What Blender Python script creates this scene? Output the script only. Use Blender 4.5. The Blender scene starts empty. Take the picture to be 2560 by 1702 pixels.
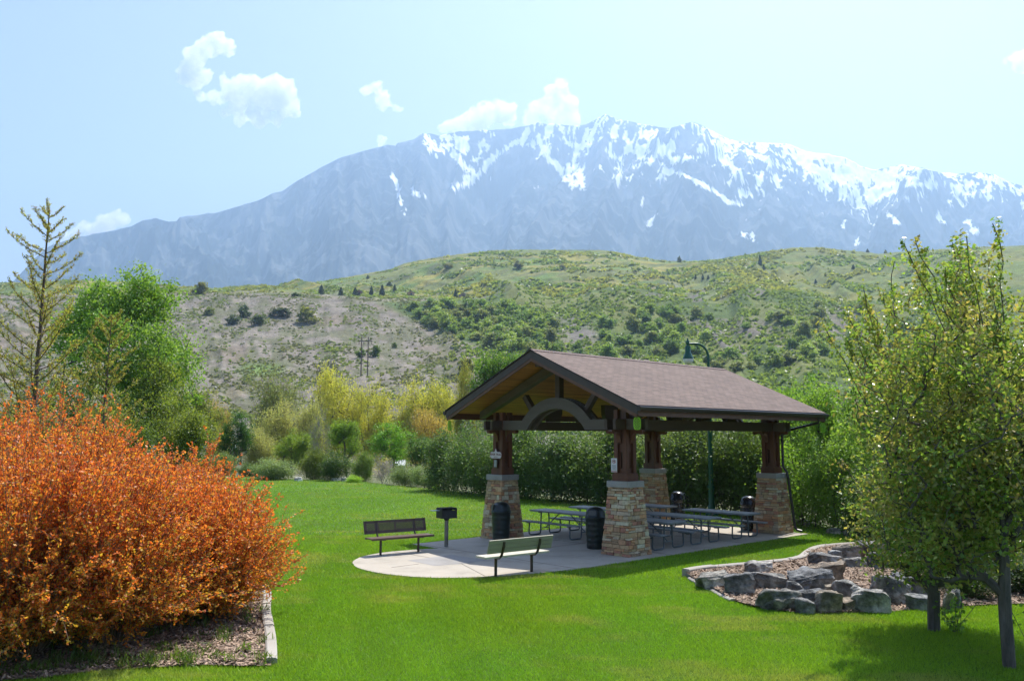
import bpy, bmesh, math, random
import numpy as np
from mathutils import Vector, Matrix

sc = bpy.context.scene
R = math.radians

# ------------------------------------------------------------------ camera
F_PX, PITCH, ROLL, CAM_H = 2113.7, 0.1117, 0.0036, 3.1
cam_data = bpy.data.cameras.new("camera")
cam = bpy.data.objects.new("camera", cam_data)
sc.collection.objects.link(cam)
cam_data.sensor_width = 36.0
cam_data.lens = 36.0 * F_PX / 2560.0
cam_data.clip_start = 0.1
cam_data.clip_end = 60000
_cp, _sp, _cr, _sr = math.cos(PITCH), math.sin(PITCH), math.cos(ROLL), math.sin(ROLL)
_R, _F, _U = Vector((1, 0, 0)), Vector((0, _cp, _sp)), Vector((0, -_sp, _cp))
_r2, _u2 = _R * _cr + _U * _sr, _U * _cr - _R * _sr
_m = Matrix.Identity(4)
for i in range(3):
    _m[i][0], _m[i][1], _m[i][2] = _r2[i], _u2[i], -_F[i]
_m[2][3] = CAM_H
cam.matrix_world = _m
sc.camera = cam

# ------------------------------------------------------------------ sky, sun, exposure
SUN_EL, SUN_AZ = 60.0, 28.5          # azimuth from +Y towards +X
world = bpy.data.worlds.new("World")
sc.world = world
world.use_nodes = True
wn = world.node_tree.nodes
bg = wn["Background"]
skyt = wn.new("ShaderNodeTexSky")
skyt.sky_type = 'NISHITA'
skyt.sun_disc = False
skyt.sun_elevation = R(SUN_EL)
skyt.sun_rotation = R(SUN_AZ)
skyt.altitude = 1400
skyt.air_density = 1.0
skyt.dust_density = 3.5
skyt.ozone_density = 2.6
skytint = wn.new("ShaderNodeMix")          # slightly whiter, milky spring sky
skytint.data_type, skytint.blend_type = 'RGBA', 'MULTIPLY'
skytint.inputs[0].default_value = 1.0
skytint.inputs[7].default_value = (1.20, 1.01, 0.96, 1)
world.node_tree.links.new(skyt.outputs[0], skytint.inputs[6])
world.node_tree.links.new(skytint.outputs[2], bg.inputs[0])
bg.inputs[1].default_value = 0.09
sun_d = bpy.data.lights.new("sun", 'SUN')
sun_d.energy = 5.0
sun_d.angle = R(0.53)
sun_d.color = (1.0, 0.96, 0.88)
sun = bpy.data.objects.new("sun", sun_d)
sc.collection.objects.link(sun)
_sd = Vector((math.sin(R(SUN_AZ)) * math.cos(R(SUN_EL)), math.cos(R(SUN_AZ)) * math.cos(R(SUN_EL)), math.sin(R(SUN_EL))))
sun.rotation_euler = _sd.to_track_quat('Z', 'Y').to_euler()
sun.location = (20, 40, 60)
sc.view_settings.view_transform = 'Standard'
sc.view_settings.look = 'None'
sc.view_settings.exposure = 0.95
sc.view_settings.gamma = 1.0
sc.cycles.max_bounces = 8
sc.cycles.diffuse_bounces = 4
sc.cycles.transmission_bounces = 4
sc.cycles.volume_bounces = 2
sc.cycles.caustics_reflective = False
sc.cycles.caustics_refractive = False
sc.cycles.use_denoising = True

# ------------------------------------------------------------------ helpers
COL = sc.collection


def tag(o, label=None, cat=None, group=None, kind=None):
    if label: o["label"] = label
    if cat: o["category"] = cat
    if group: o["group"] = group
    if kind: o["kind"] = kind
    return o


def empty(name, loc=(0, 0, 0), rz=0.0, label=None, cat=None, group=None):
    o = bpy.data.objects.new(name, None)
    o.empty_display_size = 0.2
    COL.objects.link(o)
    o.location = loc
    o.rotation_euler = (0, 0, rz)
    return tag(o, label, cat, group)


def link(name, me, mat=None, parent=None, loc=None):
    o = bpy.data.objects.new(name, me)
    COL.objects.link(o)
    if mat is not None:
        me.materials.clear()
        me.materials.append(mat)
    if parent: o.parent = parent
    if loc is not None: o.location = loc
    return o


def np_mesh(name, V, Fc, col=None, smooth=False, uv=None):
    V = np.asarray(V, np.float32)
    Fc = np.asarray(Fc, np.int32)
    me = bpy.data.meshes.new(name)
    me.vertices.add(len(V))
    me.vertices.foreach_set("co", V.ravel())
    k = Fc.shape[1]
    me.loops.add(Fc.size)
    me.loops.foreach_set("vertex_index", Fc.ravel())
    me.polygons.add(len(Fc))
    me.polygons.foreach_set("loop_start", np.arange(0, Fc.size, k, dtype=np.int32))
    me.update(calc_edges=True)
    me.polygons.foreach_set("use_smooth", np.full(len(Fc), smooth))
    if col is not None:
        c = np.ones((len(V), 4), np.float32)
        c[:, :col.shape[1]] = col
        at = me.attributes.new("Col", 'FLOAT_COLOR', 'POINT')
        at.data.foreach_set("color", c.ravel())
    me.update()
    return me


class MB:
    """collects boxes, tubes, lathes, prisms into one mesh"""
    def __init__(s):
        s.v, s.f, s.c = [], [], []
        s.col = (1, 1, 1)

    def add(s, vs, fs):
        n = len(s.v)
        s.v += [tuple(v) for v in vs]
        s.f += [tuple(i + n for i in f) for f in fs]
        s.c += [s.col] * len(vs)

    def hexa(s, p):      # p: 4 bottom ccw, 4 top ccw
        s.add(p, [(3, 2, 1, 0), (4, 5, 6, 7), (0, 1, 5, 4), (1, 2, 6, 5), (2, 3, 7, 6), (3, 0, 4, 7)])

    def box(s, c, d, rz=0.0, M=None):
        x, y, z = d[0] / 2, d[1] / 2, d[2] / 2
        P = [(-x, -y, -z), (x, -y, -z), (x, y, -z), (-x, y, -z), (-x, -y, z), (x, -y, z), (x, y, z), (-x, y, z)]
        m = M if M is not None else Matrix.Rotation(rz, 3, 'Z')
        s.hexa([Vector(c) + m @ Vector(q) for q in P])

    def bar(s, p0, p1, w, h, up=(0, 0, 1)):
        p0, p1 = Vector(p0), Vector(p1)
        t = (p1 - p0).normalized()
        sd = t.cross(Vector(up))
        if sd.length < 1e-4: sd = t.cross(Vector((1, 0, 0)))
        sd.normalize()
        u = sd.cross(t).normalized()
        a, b = sd * w / 2, u * h / 2
        s.hexa([p0 - a - b, p0 + a - b, p1 + a - b, p1 - a - b, p0 - a + b, p0 + a + b, p1 + a + b, p1 - a + b])

    def tube(s, pts, rad, n=8, cap=True):
        pts = [Vector(p) for p in pts]
        if not hasattr(rad, '__len__'): rad = [rad] * len(pts)
        ref = None
        vs, fs = [], []
        for i, p in enumerate(pts):
            t = (pts[min(i + 1, len(pts) - 1)] - pts[max(i - 1, 0)]).normalized()
            if ref is None:
                ref = t.cross(Vector((0, 0, 1)))
                if ref.length < 1e-3: ref = t.cross(Vector((0, 1, 0)))
            ref = (ref - t * ref.dot(t)).normalized()
            q = t.cross(ref)
            for k in range(n):
                an = 2 * math.pi * k / n
                vs.append(p + (ref * math.cos(an) + q * math.sin(an)) * rad[i])
        for i in range(len(pts) - 1):
            for k in range(n):
                a, b = i * n + k, i * n + (k + 1) % n
                fs.append((a, b, b + n, a + n))
        if cap:
            fs.append(tuple(range(n - 1, -1, -1)))
            fs.append(tuple(range((len(pts) - 1) * n, len(pts) * n)))
        s.add(vs, fs)

    def lathe(s, prof, n=24, c=(0, 0, 0)):
        vs, fs = [], []
        for r, z in prof:
            for k in range(n):
                an = 2 * math.pi * k / n
                vs.append((c[0] + r * math.cos(an), c[1] + r * math.sin(an), c[2] + z))
        for i in range(len(prof) - 1):
            for k in range(n):
                a, b = i * n + k, i * n + (k + 1) % n
                fs.append((a, b, b + n, a + n))
        fs.append(tuple(range(n - 1, -1, -1)))
        fs.append(tuple(range((len(prof) - 1) * n, len(prof) * n)))
        s.add(vs, fs)

    def prism(s, poly, origin, ux, uy, ext):
        """extrude 2-D polygon (in ux,uy) by vector ext"""
        o, ux, uy, e = Vector(origin), Vector(ux), Vector(uy), Vector(ext)
        n = len(poly)
        b = [o + ux * x + uy * y for x, y in poly]
        s.add(b + [q + e for q in b], [tuple(range(n - 1, -1, -1)), tuple(range(n, 2 * n))] +
              [(i, (i + 1) % n, (i + 1) % n + n, i + n) for i in range(n)])

    def build(s, name, mat, parent=None, smooth=False, bevel=0.0, loc=None, fix=True):
        me = bpy.data.meshes.new(name)
        me.from_pydata(s.v, [], s.f)
        if any(c != (1, 1, 1) for c in s.c):
            at = me.attributes.new("Col", 'FLOAT_COLOR', 'POINT')
            at.data.foreach_set("color", np.array([(*c, 1.0) for c in s.c], np.float32).ravel())
        if fix or bevel:
            bm = bmesh.new()
            bm.from_mesh(me)
            bmesh.ops.recalc_face_normals(bm, faces=bm.faces)
            if bevel:
                bmesh.ops.bevel(bm, geom=[e for e in bm.edges if len(e.link_faces) == 2 and e.calc_face_angle(0) > 0.6],
                                offset=bevel, segments=2, affect='EDGES', clamp_overlap=True)
            bm.to_mesh(me)
            bm.free()
        if smooth:
            me.polygons.foreach_set("use_smooth", [True] * len(me.polygons))
            me.set_sharp_from_angle(angle=R(38))
        return link(name, me, mat, parent, loc)


def copy_tree(o, loc=None, rz=None, label=None, group=None, parent=None, scale=None):
    c = o.copy()
    COL.objects.link(c)
    if parent is not None: c.parent = parent
    if loc is not None: c.location = loc
    if rz is not None: c.rotation_euler = (0, 0, rz)
    if scale is not None: c.scale = scale
    if label: c["label"] = label
    if group: c["group"] = group
    for ch in list(o.children):
        copy_tree(ch, parent=c)
    return c


# ---------------- pixel ray -> point (photo pixels 2560x1702), used to place things on real ground
def ray(x, y):
    dx, dy = np.asarray(x, float) - 1280, np.asarray(y, float) - 851
    u, v = _cr * dx + _sr * dy, -_sr * dx + _cr * dy
    return np.stack([u, _cp * F_PX + _sp * v, _sp * F_PX - _cp * v], -1)


def G(x, y, z=0.0):
    d = ray(x, y)
    t = (z - CAM_H) / d[2]
    return float(d[0] * t), float(d[1] * t), z


def at(x, y, dist):
    d = ray(x, y)
    t = np.asarray(dist, float) / d[..., 1]
    return d * t[..., None] + np.array([0, 0, CAM_H])


# ---------------- numpy noise
def _hash(ix, iy, seed):
    h = (ix.astype(np.int64) * 374761393 + iy.astype(np.int64) * 668265263 + seed * 1274126177) & 0xFFFFFFFF
    h = ((h ^ (h >> 13)) * 1274126177) & 0xFFFFFFFF
    return ((h ^ (h >> 16)) & 0xFFFFFF) / float(0xFFFFFF)


def vnoise(x, y, seed=0):
    x, y = np.broadcast_arrays(np.asarray(x, float), np.asarray(y, float))
    ix, iy = np.floor(x), np.floor(y)
    fx, fy = x - ix, y - iy
    fx, fy = fx * fx * fx * (fx * (fx * 6 - 15) + 10), fy * fy * fy * (fy * (fy * 6 - 15) + 10)
    a, b = _hash(ix, iy, seed), _hash(ix + 1, iy, seed)
    c, d = _hash(ix, iy + 1, seed), _hash(ix + 1, iy + 1, seed)
    return (a * (1 - fx) + b * fx) * (1 - fy) + (c * (1 - fx) + d * fx) * fy


def fbm(x, y, oct=5, seed=0, gain=0.5):
    s, a, n = 0.0, 1.0, 0.0
    for o in range(oct):
        s = s + a * vnoise(x * 2 ** o + 17.3 * o, y * 2 ** o + 9.1 * o, seed + o)
        n += a
        a *= gain
    return s / n


def ridged(x, y, oct=5, seed=0, gain=0.5):
    s, a, n = 0.0, 1.0, 0.0
    for o in range(oct):
        s = s + a * (1 - np.abs(2 * vnoise(x * 2 ** o + 31.7 * o, y * 2 ** o + 5.3 * o, seed + o) - 1))
        n += a
        a *= gain
    return s / n


def sstep(a, b, x):
    t = np.clip((x - a) / (b - a), 0, 1)
    return t * t * (3 - 2 * t)


def in_poly(px, py, poly):
    px, py = np.asarray(px), np.asarray(py)
    r = np.zeros(px.shape, bool)
    n = len(poly)
    j = n - 1
    for i in range(n):
        xi, yi, xj, yj = poly[i][0], poly[i][1], poly[j][0], poly[j][1]
        c = ((yi > py) != (yj > py)) & (px < (xj - xi) * (py - yi) / (yj - yi + 1e-12) + xi)
        r ^= c
        j = i
    return r


# ------------------------------------------------------------------ materials
def newmat(name):
    m = bpy.data.materials.new(name)
    m.use_nodes = True
    nt = m.node_tree
    return m, nt, nt.nodes["Principled BSDF"]


def noise_node(nt, scale, detail=5, rough=0.6, coord='Object', stretch=None, dim='3D'):
    tc = nt.nodes.new("ShaderNodeTexCoord")
    n = nt.nodes.new("ShaderNodeTexNoise")
    n.inputs["Scale"].default_value = scale
    n.inputs["Detail"].default_value = detail
    n.inputs["Roughness"].default_value = rough
    if stretch:
        mp = nt.nodes.new("ShaderNodeMapping")
        mp.inputs["Scale"].default_value = stretch
        nt.links.new(tc.outputs[coord], mp.inputs[0])
        nt.links.new(mp.outputs[0], n.inputs["Vector"])
    else:
        nt.links.new(tc.outputs[coord], n.inputs["Vector"])
    return n


def ramp(nt, src, stops):
    r = nt.nodes.new("ShaderNodeValToRGB")
    e = r.color_ramp.elements
    while len(e) < len(stops): e.new(0.5)
    for k, (p, c) in enumerate(stops):
        e[k].position = p
        e[k].color = (*c, 1) if len(c) == 3 else c
    nt.links.new(src, r.inputs[0])
    return r


def mix(nt, a, b, fac, mode='MIX'):
    n = nt.nodes.new("ShaderNodeMix")
    n.data_type = 'RGBA'
    n.blend_type = mode
    for sock, val in ((n.inputs[0], fac), (n.inputs[6], a), (n.inputs[7], b)):
        if hasattr(val, 'links'): nt.links.new(val, sock)
        elif isinstance(val, (int, float)): sock.default_value = val
        else: sock.default_value = (*val, 1)
    return n.outputs[2]


def bump(nt, bsdf, h, strength=0.3, dist=0.02):
    b = nt.nodes.new("ShaderNodeBump")
    b.inputs["Strength"].default_value = strength
    b.inputs["Distance"].default_value = dist
    nt.links.new(h, b.inputs["Height"])
    nt.links.new(b.outputs[0], bsdf.inputs["Normal"])


def attr(nt, name="Col"):
    a = nt.nodes.new("ShaderNodeAttribute")
    a.attribute_name = name
    return a


def simple(name, c, rough=0.6, metal=0.0, var=0.25, scale=6.0, bmp=0.0, stretch=None, spec=None):
    m, nt, b = newmat(name)
    n = noise_node(nt, scale, 6, 0.65, stretch=stretch)
    lo, hi = tuple(x * (1 - var) for x in c), tuple(min(1, x * (1 + var)) for x in c)
    r = ramp(nt, n.outputs[0], [(0.3, lo), (0.7, hi)])
    nt.links.new(r.outputs[0], b.inputs["Base Color"])
    b.inputs["Roughness"].default_value = rough
    b.inputs["Metallic"].default_value = metal
    if spec is not None: b.inputs["Specular IOR Level"].default_value = spec
    if bmp: bump(nt, b, n.outputs[0], bmp, 0.01)
    return m


def leafmat(name, c=(1, 1, 1), trans=0.4, rough=0.5, tint=(1.0, 1.0, 0.8), spec=0.4):
    m, nt, b = newmat(name)
    a = attr(nt)
    oi = nt.nodes.new("ShaderNodeObjectInfo")
    base = mix(nt, a.outputs[0], oi.outputs["Color"], 1.0, 'MULTIPLY')
    nt.links.new(base, b.inputs["Base Color"])
    b.inputs["Roughness"].default_value = rough
    b.inputs["Specular IOR Level"].default_value = spec
    t = nt.nodes.new("ShaderNodeBsdfTranslucent")
    tcol = mix(nt, base, tint, 1.0, 'MULTIPLY')
    nt.links.new(tcol, t.inputs[0])
    ms = nt.nodes.new("ShaderNodeMixShader")
    ms.inputs[0].default_value = trans
    nt.links.new(b.outputs[0], ms.inputs[1])
    nt.links.new(t.outputs[0], ms.inputs[2])
    nt.links.new(ms.outputs[0], nt.nodes["Material Output"].inputs[0])
    return m


def colmat(name, rough=0.8, scale=20, var=0.3, bmp=0.3, metal=0.0):
    """vertex colour times noise"""
    m, nt, b = newmat(name)
    n = noise_node(nt, scale, 8, 0.7)
    r = ramp(nt, n.outputs[0], [(0.3, (1 - var,) * 3), (0.7, (1 + var * 0.6,) * 3)])
    nt.links.new(mix(nt, attr(nt).outputs[0], r.outputs[0], 1.0, 'MULTIPLY'), b.inputs["Base Color"])
    b.inputs["Roughness"].default_value = rough
    bump(nt, b, n.outputs[0], bmp, 0.02)
    return m


LEAF = leafmat("leaf_surface", trans=0.5, tint=(1.35, 1.3, 0.6))
ORANGE = leafmat("copper_leaf_surface", trans=0.55, rough=0.45, tint=(1.1, 1.05, 0.6))
BARK = simple("bark", (0.085, 0.065, 0.05), 0.9, var=0.4, scale=14, bmp=0.6, stretch=(1, 1, .25))
BARKG = simple("grey_bark", (0.105, 0.088, 0.076), 0.9, var=0.55, scale=11, bmp=1.0, stretch=(1, 1, .25))
TWIG = simple("brown_twig", (0.17, 0.115, 0.08), 0.8, var=0.3, scale=20)
GREYTWIG = simple("grey_twig", (0.27, 0.24, 0.22), 0.85, var=0.3, scale=8)
GRASS = leafmat("grass_blade", trans=0.4, rough=0.55, tint=(1.1, 1.1, 0.5), spec=0.3)

# ------------------------------------------------------------------ pavilion frame (fitted): centre, axis, half spacings
PC = (4.130, 27.181)
TH = 0.762
SX, SY = 3.80, 2.40
_a = np.array([math.cos(TH), math.sin(TH)])
_b = np.array([-math.sin(TH), math.cos(TH)])


def PL(a, b):
    q = np.array(PC) + a * _a + b * _b
    return float(q[0]), float(q[1])


# outline of the concrete in pavilion coordinates
def smooth_closed(pts, n=6):
    pts = np.array(pts)
    out = []
    N = len(pts)
    for i in range(N):
        p0, p1, p2, p3 = pts[i - 1], pts[i], pts[(i + 1) % N], pts[(i + 2) % N]
        for k in range(n):
            t = k / n
            out.append(0.5 * ((2 * p1) + (-p0 + p2) * t + (2 * p0 - 5 * p1 + 4 * p2 - p3) * t * t + (-p0 + 3 * p1 - 3 * p2 + p3) * t ** 3))
    return np.array(out)


def smooth_open(pts, n=6):
    pts = np.array(pts, float)
    out = []
    for i in range(len(pts) - 1):
        p0, p1, p2, p3 = pts[max(i - 1, 0)], pts[i], pts[i + 1], pts[min(i + 2, len(pts) - 1)]
        for k in range(n):
            t = k / n
            out.append(0.5 * ((2 * p1) + (-p0 + p2) * t + (2 * p0 - 5 * p1 + 4 * p2 - p3) * t * t + (-p0 + 3 * p1 - 3 * p2 + p3) * t ** 3))
    out.append(pts[-1])
    return np.array(out)


_curve = smooth_open([(-6.75, 1.78), (-7.2, 2.0), (-7.7, 2.1), (-8.3, 2.16), (-9.05, 1.96), (-9.55, 1.62), (-10.0, 1.1), (-10.33, .28), (-10.35, -.7),
                      (-10.1, -1.5), (-9.65, -2.1), (-8.87, -2.58), (-7.7, -2.98), (-6.7, -3.16), (-6.0, -3.22)], 5)
SLAB_L = np.vstack([[(4.25, -3.38), (4.25, 3.05), (-6.72, 3.05)], _curve])
SLAB_W = [PL(*q) for q in SLAB_L]

_kr_up = smooth_open([(3.9, 19.35), (4.34, 19.76), (5.14, 20.22), (6.1, 20.7), (6.9, 21.2), (7.35, 21.75), (7.75, 22.6), (8.38, 23.55), (9.23, 24.2), (10.3, 24.6)], 5)
_br_low = smooth_open([(3.9, 19.35), (3.95, 18.6), (4.1, 17.6), (4.22, 16.5), (4.6, 15.75), (5.33, 15.44), (6.14, 15.5), (6.95, 15.66), (7.62, 15.85), (8.6, 16.1), (10.5, 16.4), (14, 16.8)], 5)
BED_R = np.vstack([_kr_up, [(14, 25)], _br_low[::-1][:-1]])
_kl = smooth_open([(-6.5, 22.0), (-5.5, 19.0), (-4.75, 16.9), (-4.32, 15.35), (-3.66, 13.3), (-3.24, 11.85)], 6)
BED_L = np.vstack([_kl, [(-3.6, 11.8), (-4.1, 11.86), (-4.83, 11.74), (-5.5, 11.6), (-6.0, 11.25), (-6.6, 11.05), (-8.5, 10.6), (-13, 10), (-15, 22)]])
BACK = smooth_open([(-60, 84), (-30, 70), (-16.85, 61.75), (-11.1, 58.3), (-6, 51.5), (-1.6, 46.4), (3.4, 41.5), (7.0, 38.1), (9.3, 34.6), (10.57, 31.6), (10.9, 29.6), (10.9, 27.6), (11.5, 25.2), (14, 24), (22, 27), (60, 40)], 5)
LAWN = np.vstack([BACK, [(60, -6), (-60, -6)]])


def lawn_z(x, y):
    up = 1.5 * (1 - sstep(2.5, 9.5, y))
    roll = 0.05 * (fbm(x * .11, y * .11, 3, 5) - .5) * sstep(28, 40, np.hypot(x, y)) * 2
    return -0.025 + up + roll

# ================================================================== SETTING
from mathutils.geometry import delaunay_2d_cdt


def sheet(name, poly, zfun, mat, step, jitter=0.3, box=None, seed=1):
    """flat-ish polygon sheet with interior points so that it can undulate"""
    rng = np.random.default_rng(seed)
    poly = np.asarray(poly, float)
    x0, y0 = poly.min(0) if box is None else box[0]
    x1, y1 = poly.max(0) if box is None else box[1]
    xs, ys = np.arange(x0, x1, step), np.arange(y0, y1, step)
    X, Y = np.meshgrid(xs, ys)
    X = X.ravel() + rng.uniform(-jitter, jitter, X.size) * step
    Y = Y.ravel() + rng.uniform(-jitter, jitter, Y.size) * step
    k = in_poly(X, Y, poly)
    pts = np.vstack([poly, np.stack([X[k], Y[k]], 1)])
    n = len(poly)
    r = delaunay_2d_cdt([Vector(p) for p in pts], [(i, (i + 1) % n) for i in range(n)], [], 1, 1e-5)
    V = np.array([(p.x, p.y) for p in r[0]])
    Z = zfun(V[:, 0], V[:, 1])
    tri = [f for f in r[2] if len(f) == 3]
    me = np_mesh(name, np.column_stack([V, Z]), np.array(tri), smooth=True)
    bm = bmesh.new()
    bm.from_mesh(me)
    bmesh.ops.recalc_face_normals(bm, faces=bm.faces)
    if sum(f.normal.z for f in bm.faces) < 0: bmesh.ops.reverse_faces(bm, faces=bm.faces)
    bm.to_mesh(me)
    bm.free()
    return link(name, me, mat)


# ---- ground: one polar sheet out to the foot of the far mountain
def ground_mat():
    m, nt, b = newmat("ground_soil")
    n = noise_node(nt, 0.15, 10, 0.65)
    r = ramp(nt, n.outputs[0], [(0.3, (.10, .085, .05)), (0.5, (.09, .11, .04)), (0.7, (.16, .135, .09))])
    nt.links.new(r.outputs[0], b.inputs["Base Color"])
    b.inputs["Roughness"].default_value = 1.0
    return m


_rr = np.concatenate([[0.01], np.linspace(1, 60, 60), np.geomspace(63, 8600, 60)])
_an = np.linspace(0, 2 * math.pi, 181)[:-1]
RR, AA = np.meshgrid(_rr, _an, indexing='ij')
gx, gy = RR * np.sin(AA), RR * np.cos(AA)
gz = np.where(RR < 62, lawn_z(gx, gy), -0.025) - 0.09 - 2.4 * sstep(62, 110, RR)
nr, na = RR.shape
ii, jj = np.meshgrid(np.arange(nr - 1), np.arange(na), indexing='ij')
gF = np.stack([ii * na + jj, ii * na + (jj + 1) % na, (ii + 1) * na + (jj + 1) % na, (ii + 1) * na + jj], -1).reshape(-1, 4)[:, ::-1]
ground = link("ground", np_mesh("ground", np.stack([gx, gy, gz], -1).reshape(-1, 3), gF, smooth=True), ground_mat())
ground["kind"] = "structure"


def lawn_mat():
    m, nt, b = newmat("mown_lawn")
    n1 = noise_node(nt, 0.35, 6, 0.6)
    n2 = noise_node(nt, 26, 6, 0.75)
    n3 = noise_node(nt, 0.16, 4, 0.6, stretch=(1.0, 5.0, 1))
    c1 = ramp(nt, n1.outputs[0], [(0.3, (.055, .130, .011)), (0.7, (.095, .178, .016))])
    c2 = ramp(nt, n2.outputs[0], [(0.25, (.55,) * 3), (0.75, (1.35,) * 3)])
    c = mix(nt, c1.outputs[0], c2.outputs[0], 1.0, 'MULTIPLY')
    dry = ramp(nt, n3.outputs[0], [(0.60, (0, 0, 0)), (0.80, (.55,) * 3)])
    c = mix(nt, c, (.19, .20, .045), dry.outputs[0])
    nt.links.new(c, b.inputs["Base Color"])
    b.inputs["Roughness"].default_value = 0.85
    b.inputs["Specular IOR Level"].default_value = 0.15
    bump(nt, b, n2.outputs[0], 0.9, 0.05)
    return m


lawn = sheet("lawn", LAWN, lawn_z, lawn_mat(), 1.4, seed=3)
lawn["kind"] = "structure"


# ---- mulch beds
def mulch_mat():
    m, nt, b = newmat("wood_chip_mulch")
    tc = nt.nodes.new("ShaderNodeTexCoord")
    v = nt.nodes.new("ShaderNodeTexVoronoi")
    v.inputs["Scale"].default_value = 26
    nt.links.new(tc.outputs["Object"], v.inputs["Vector"])
    n = noise_node(nt, 3, 6, 0.7)
    r = ramp(nt, v.outputs["Color"], [(0.0, (.07, .045, .03)), (0.5, (.21, .145, .10)), (1.0, (.42, .32, .24))])
    r2 = ramp(nt, n.outputs[0], [(0.3, (.6,) * 3), (0.7, (1.2,) * 3)])
    nt.links.new(mix(nt, r.outputs[0], r2.outputs[0], 1.0, 'MULTIPLY'), b.inputs["Base Color"])
    b.inputs["Roughness"].default_value = 0.95
    bump(nt, b, v.outputs["Distance"], 0.8, 0.03)
    return m


MULCH = mulch_mat()


def bedr_z(x, y):
    d = np.clip((y - (15.4 + .1 * (x - 4))) / 5.0, 0, 1)
    return 0.0 + 0.10 * d + 0.05 * (fbm(x * .9, y * .9, 3, 8) - .4)


def bedl_z(x, y):
    kx = np.interp(y, _kl[::-1, 1], _kl[::-1, 0])
    ly = np.interp(x, [-13, -8.5, -6.6, -6.0, -5.5, -4.83, -3.2], [10, 10.6, 11.05, 11.25, 11.6, 11.74, 11.8])
    return 0.0 + 0.30 * sstep(0.3, 4.0, kx - x) * sstep(0, 3, y - ly) + 0.06 * (fbm(x, y, 3, 4) - .4)


bed_r = tag(sheet("rock_bed_mulch", BED_R, bedr_z, MULCH, 0.3, seed=5), kind="structure")
bed_l = tag(sheet("shrub_bed_mulch", BED_L, bedl_z, MULCH, 0.4, seed=6), kind="structure")


def chips(name, poly, zf, n, rng, box):
    x = rng.uniform(box[0], box[2], n * 3)
    y = rng.uniform(box[1], box[3], n * 3)
    k = in_poly(x, y, poly)
    x, y = x[k][:n], y[k][:n]
    N = len(x)
    z = zf(x, y) + rng.uniform(0.004, 0.03, N)
    an = rng.uniform(0, 6.28, N)
    ti = rng.normal(0, .35, (N, 2))
    L, W = rng.uniform(.02, .06, N), rng.uniform(.006, .016, N)
    t = np.stack([np.cos(an), np.sin(an), ti[:, 0]], 1) * L[:, None]
    s = np.stack([-np.sin(an), np.cos(an), ti[:, 1]], 1) * W[:, None]
    c = np.stack([x, y, z], 1)
    V = np.stack([c - t - s, c + t - s, c + t + s, c - t + s], 1).reshape(-1, 3)
    g = rng.uniform(.35, 1.5, N)
    base = np.array([.33, .235, .17])[None] * g[:, None] + rng.normal(0, .02, (N, 1)) * np.array([1, .6, .3])
    return V, np.arange(N * 4).reshape(-1, 4), np.repeat(np.clip(base, .02, .6), 4, 0)


CHIP = colmat("wood_chip", 0.9, 30, .3, .2)
rng = np.random.default_rng(11)
for nm, poly, zf, n, box in (("rock_bed_chips", BED_R, bedr_z, 22000, (3.5, 15, 12, 25)), ("shrub_bed_chips", BED_L, bedl_z, 24000, (-9, 10.5, -3, 19))):
    V, Fc, c = chips(nm, poly, zf, n, rng, box)
    tag(link(nm, np_mesh(nm, V, Fc, c), CHIP), "loose shredded wood chips lying in the " + ("boulder bed" if "rock" in nm else "orange shrub bed"), "wood chips", kind="stuff")


# ---- concrete
def concrete_mat(name, c, patch=False):
    m, nt, b = newmat(name)
    n = noise_node(nt, 1.1, 8, 0.65)
    n2 = noise_node(nt, 60, 4, 0.7)
    r = ramp(nt, n.outputs[0], [(0.28, tuple(x * .66 for x in c)), (0.46, tuple(x * .92 for x in c)), (0.72, tuple(x * 1.08 for x in c))])
    r2 = ramp(nt, n2.outputs[0], [(0.3, (.86,) * 3), (0.7, (1.08,) * 3)])
    col = mix(nt, r.outputs[0], r2.outputs[0], 1.0, 'MULTIPLY')
    nt.links.new(col, b.inputs["Base Color"])
    b.inputs["Roughness"].default_value = 0.9
    bump(nt, b, n2.outputs[0], 0.15, 0.005)
    return m


CONC = concrete_mat("concrete", (.40, .355, .295))
CONCG = concrete_mat("newer_grey_concrete", (.30, .285, .27))
KERB = concrete_mat("kerb_concrete", (.36, .33, .29))
mb = MB()
_n = len(SLAB_W)
mb.add([(x, y, -0.14) for x, y in SLAB_W] + [(x, y, 0.0) for x, y in SLAB_W],
       [tuple(range(_n, 2 * _n))] + [(i, (i + 1) % _n, (i + 1) % _n + _n, i + _n) for i in range(_n)])
slab = tag(mb.build("concrete_patio", CONC), kind="structure")
# control joints and a newer square of concrete
mb = MB()
JT = simple("joint_dirt", (.09, .08, .065), 1.0)
for (p, q) in (((-6.6, 3.0), (-6.6, -3.15)), ((-3.0, 3.0), (-3.0, -3.35)), ((0.6, 3.0), (0.6, -3.35)), ((-6.6, -.1), (4.2, -.15)), ((-8.05, 2.1), (-8.05, .55)), ((-8.1, -.75), (-8.9, -2.5)), ((-9.7, -.1), (-8.9, -.1)), ((-6.6, -.6), (-7.2, -.6))):
    p, q = PL(*p), PL(*q)
    mb.bar((*p, 0.0022), (*q, 0.0022), 0.014, 0.003)
tag(mb.build("patio_joint_lines", JT), kind="structure")
mb = MB()
_q = [PL(*q) for q in ((-8.75, .55), (-7.3, .6), (-7.25, -.75), (-8.0, -.8), (-8.8, -.6))]
mb.add([(x, y, .003) for x, y in _q], [tuple(range(5))])
tag(mb.build("patio_patch_surface", CONCG), kind="structure")


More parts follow.
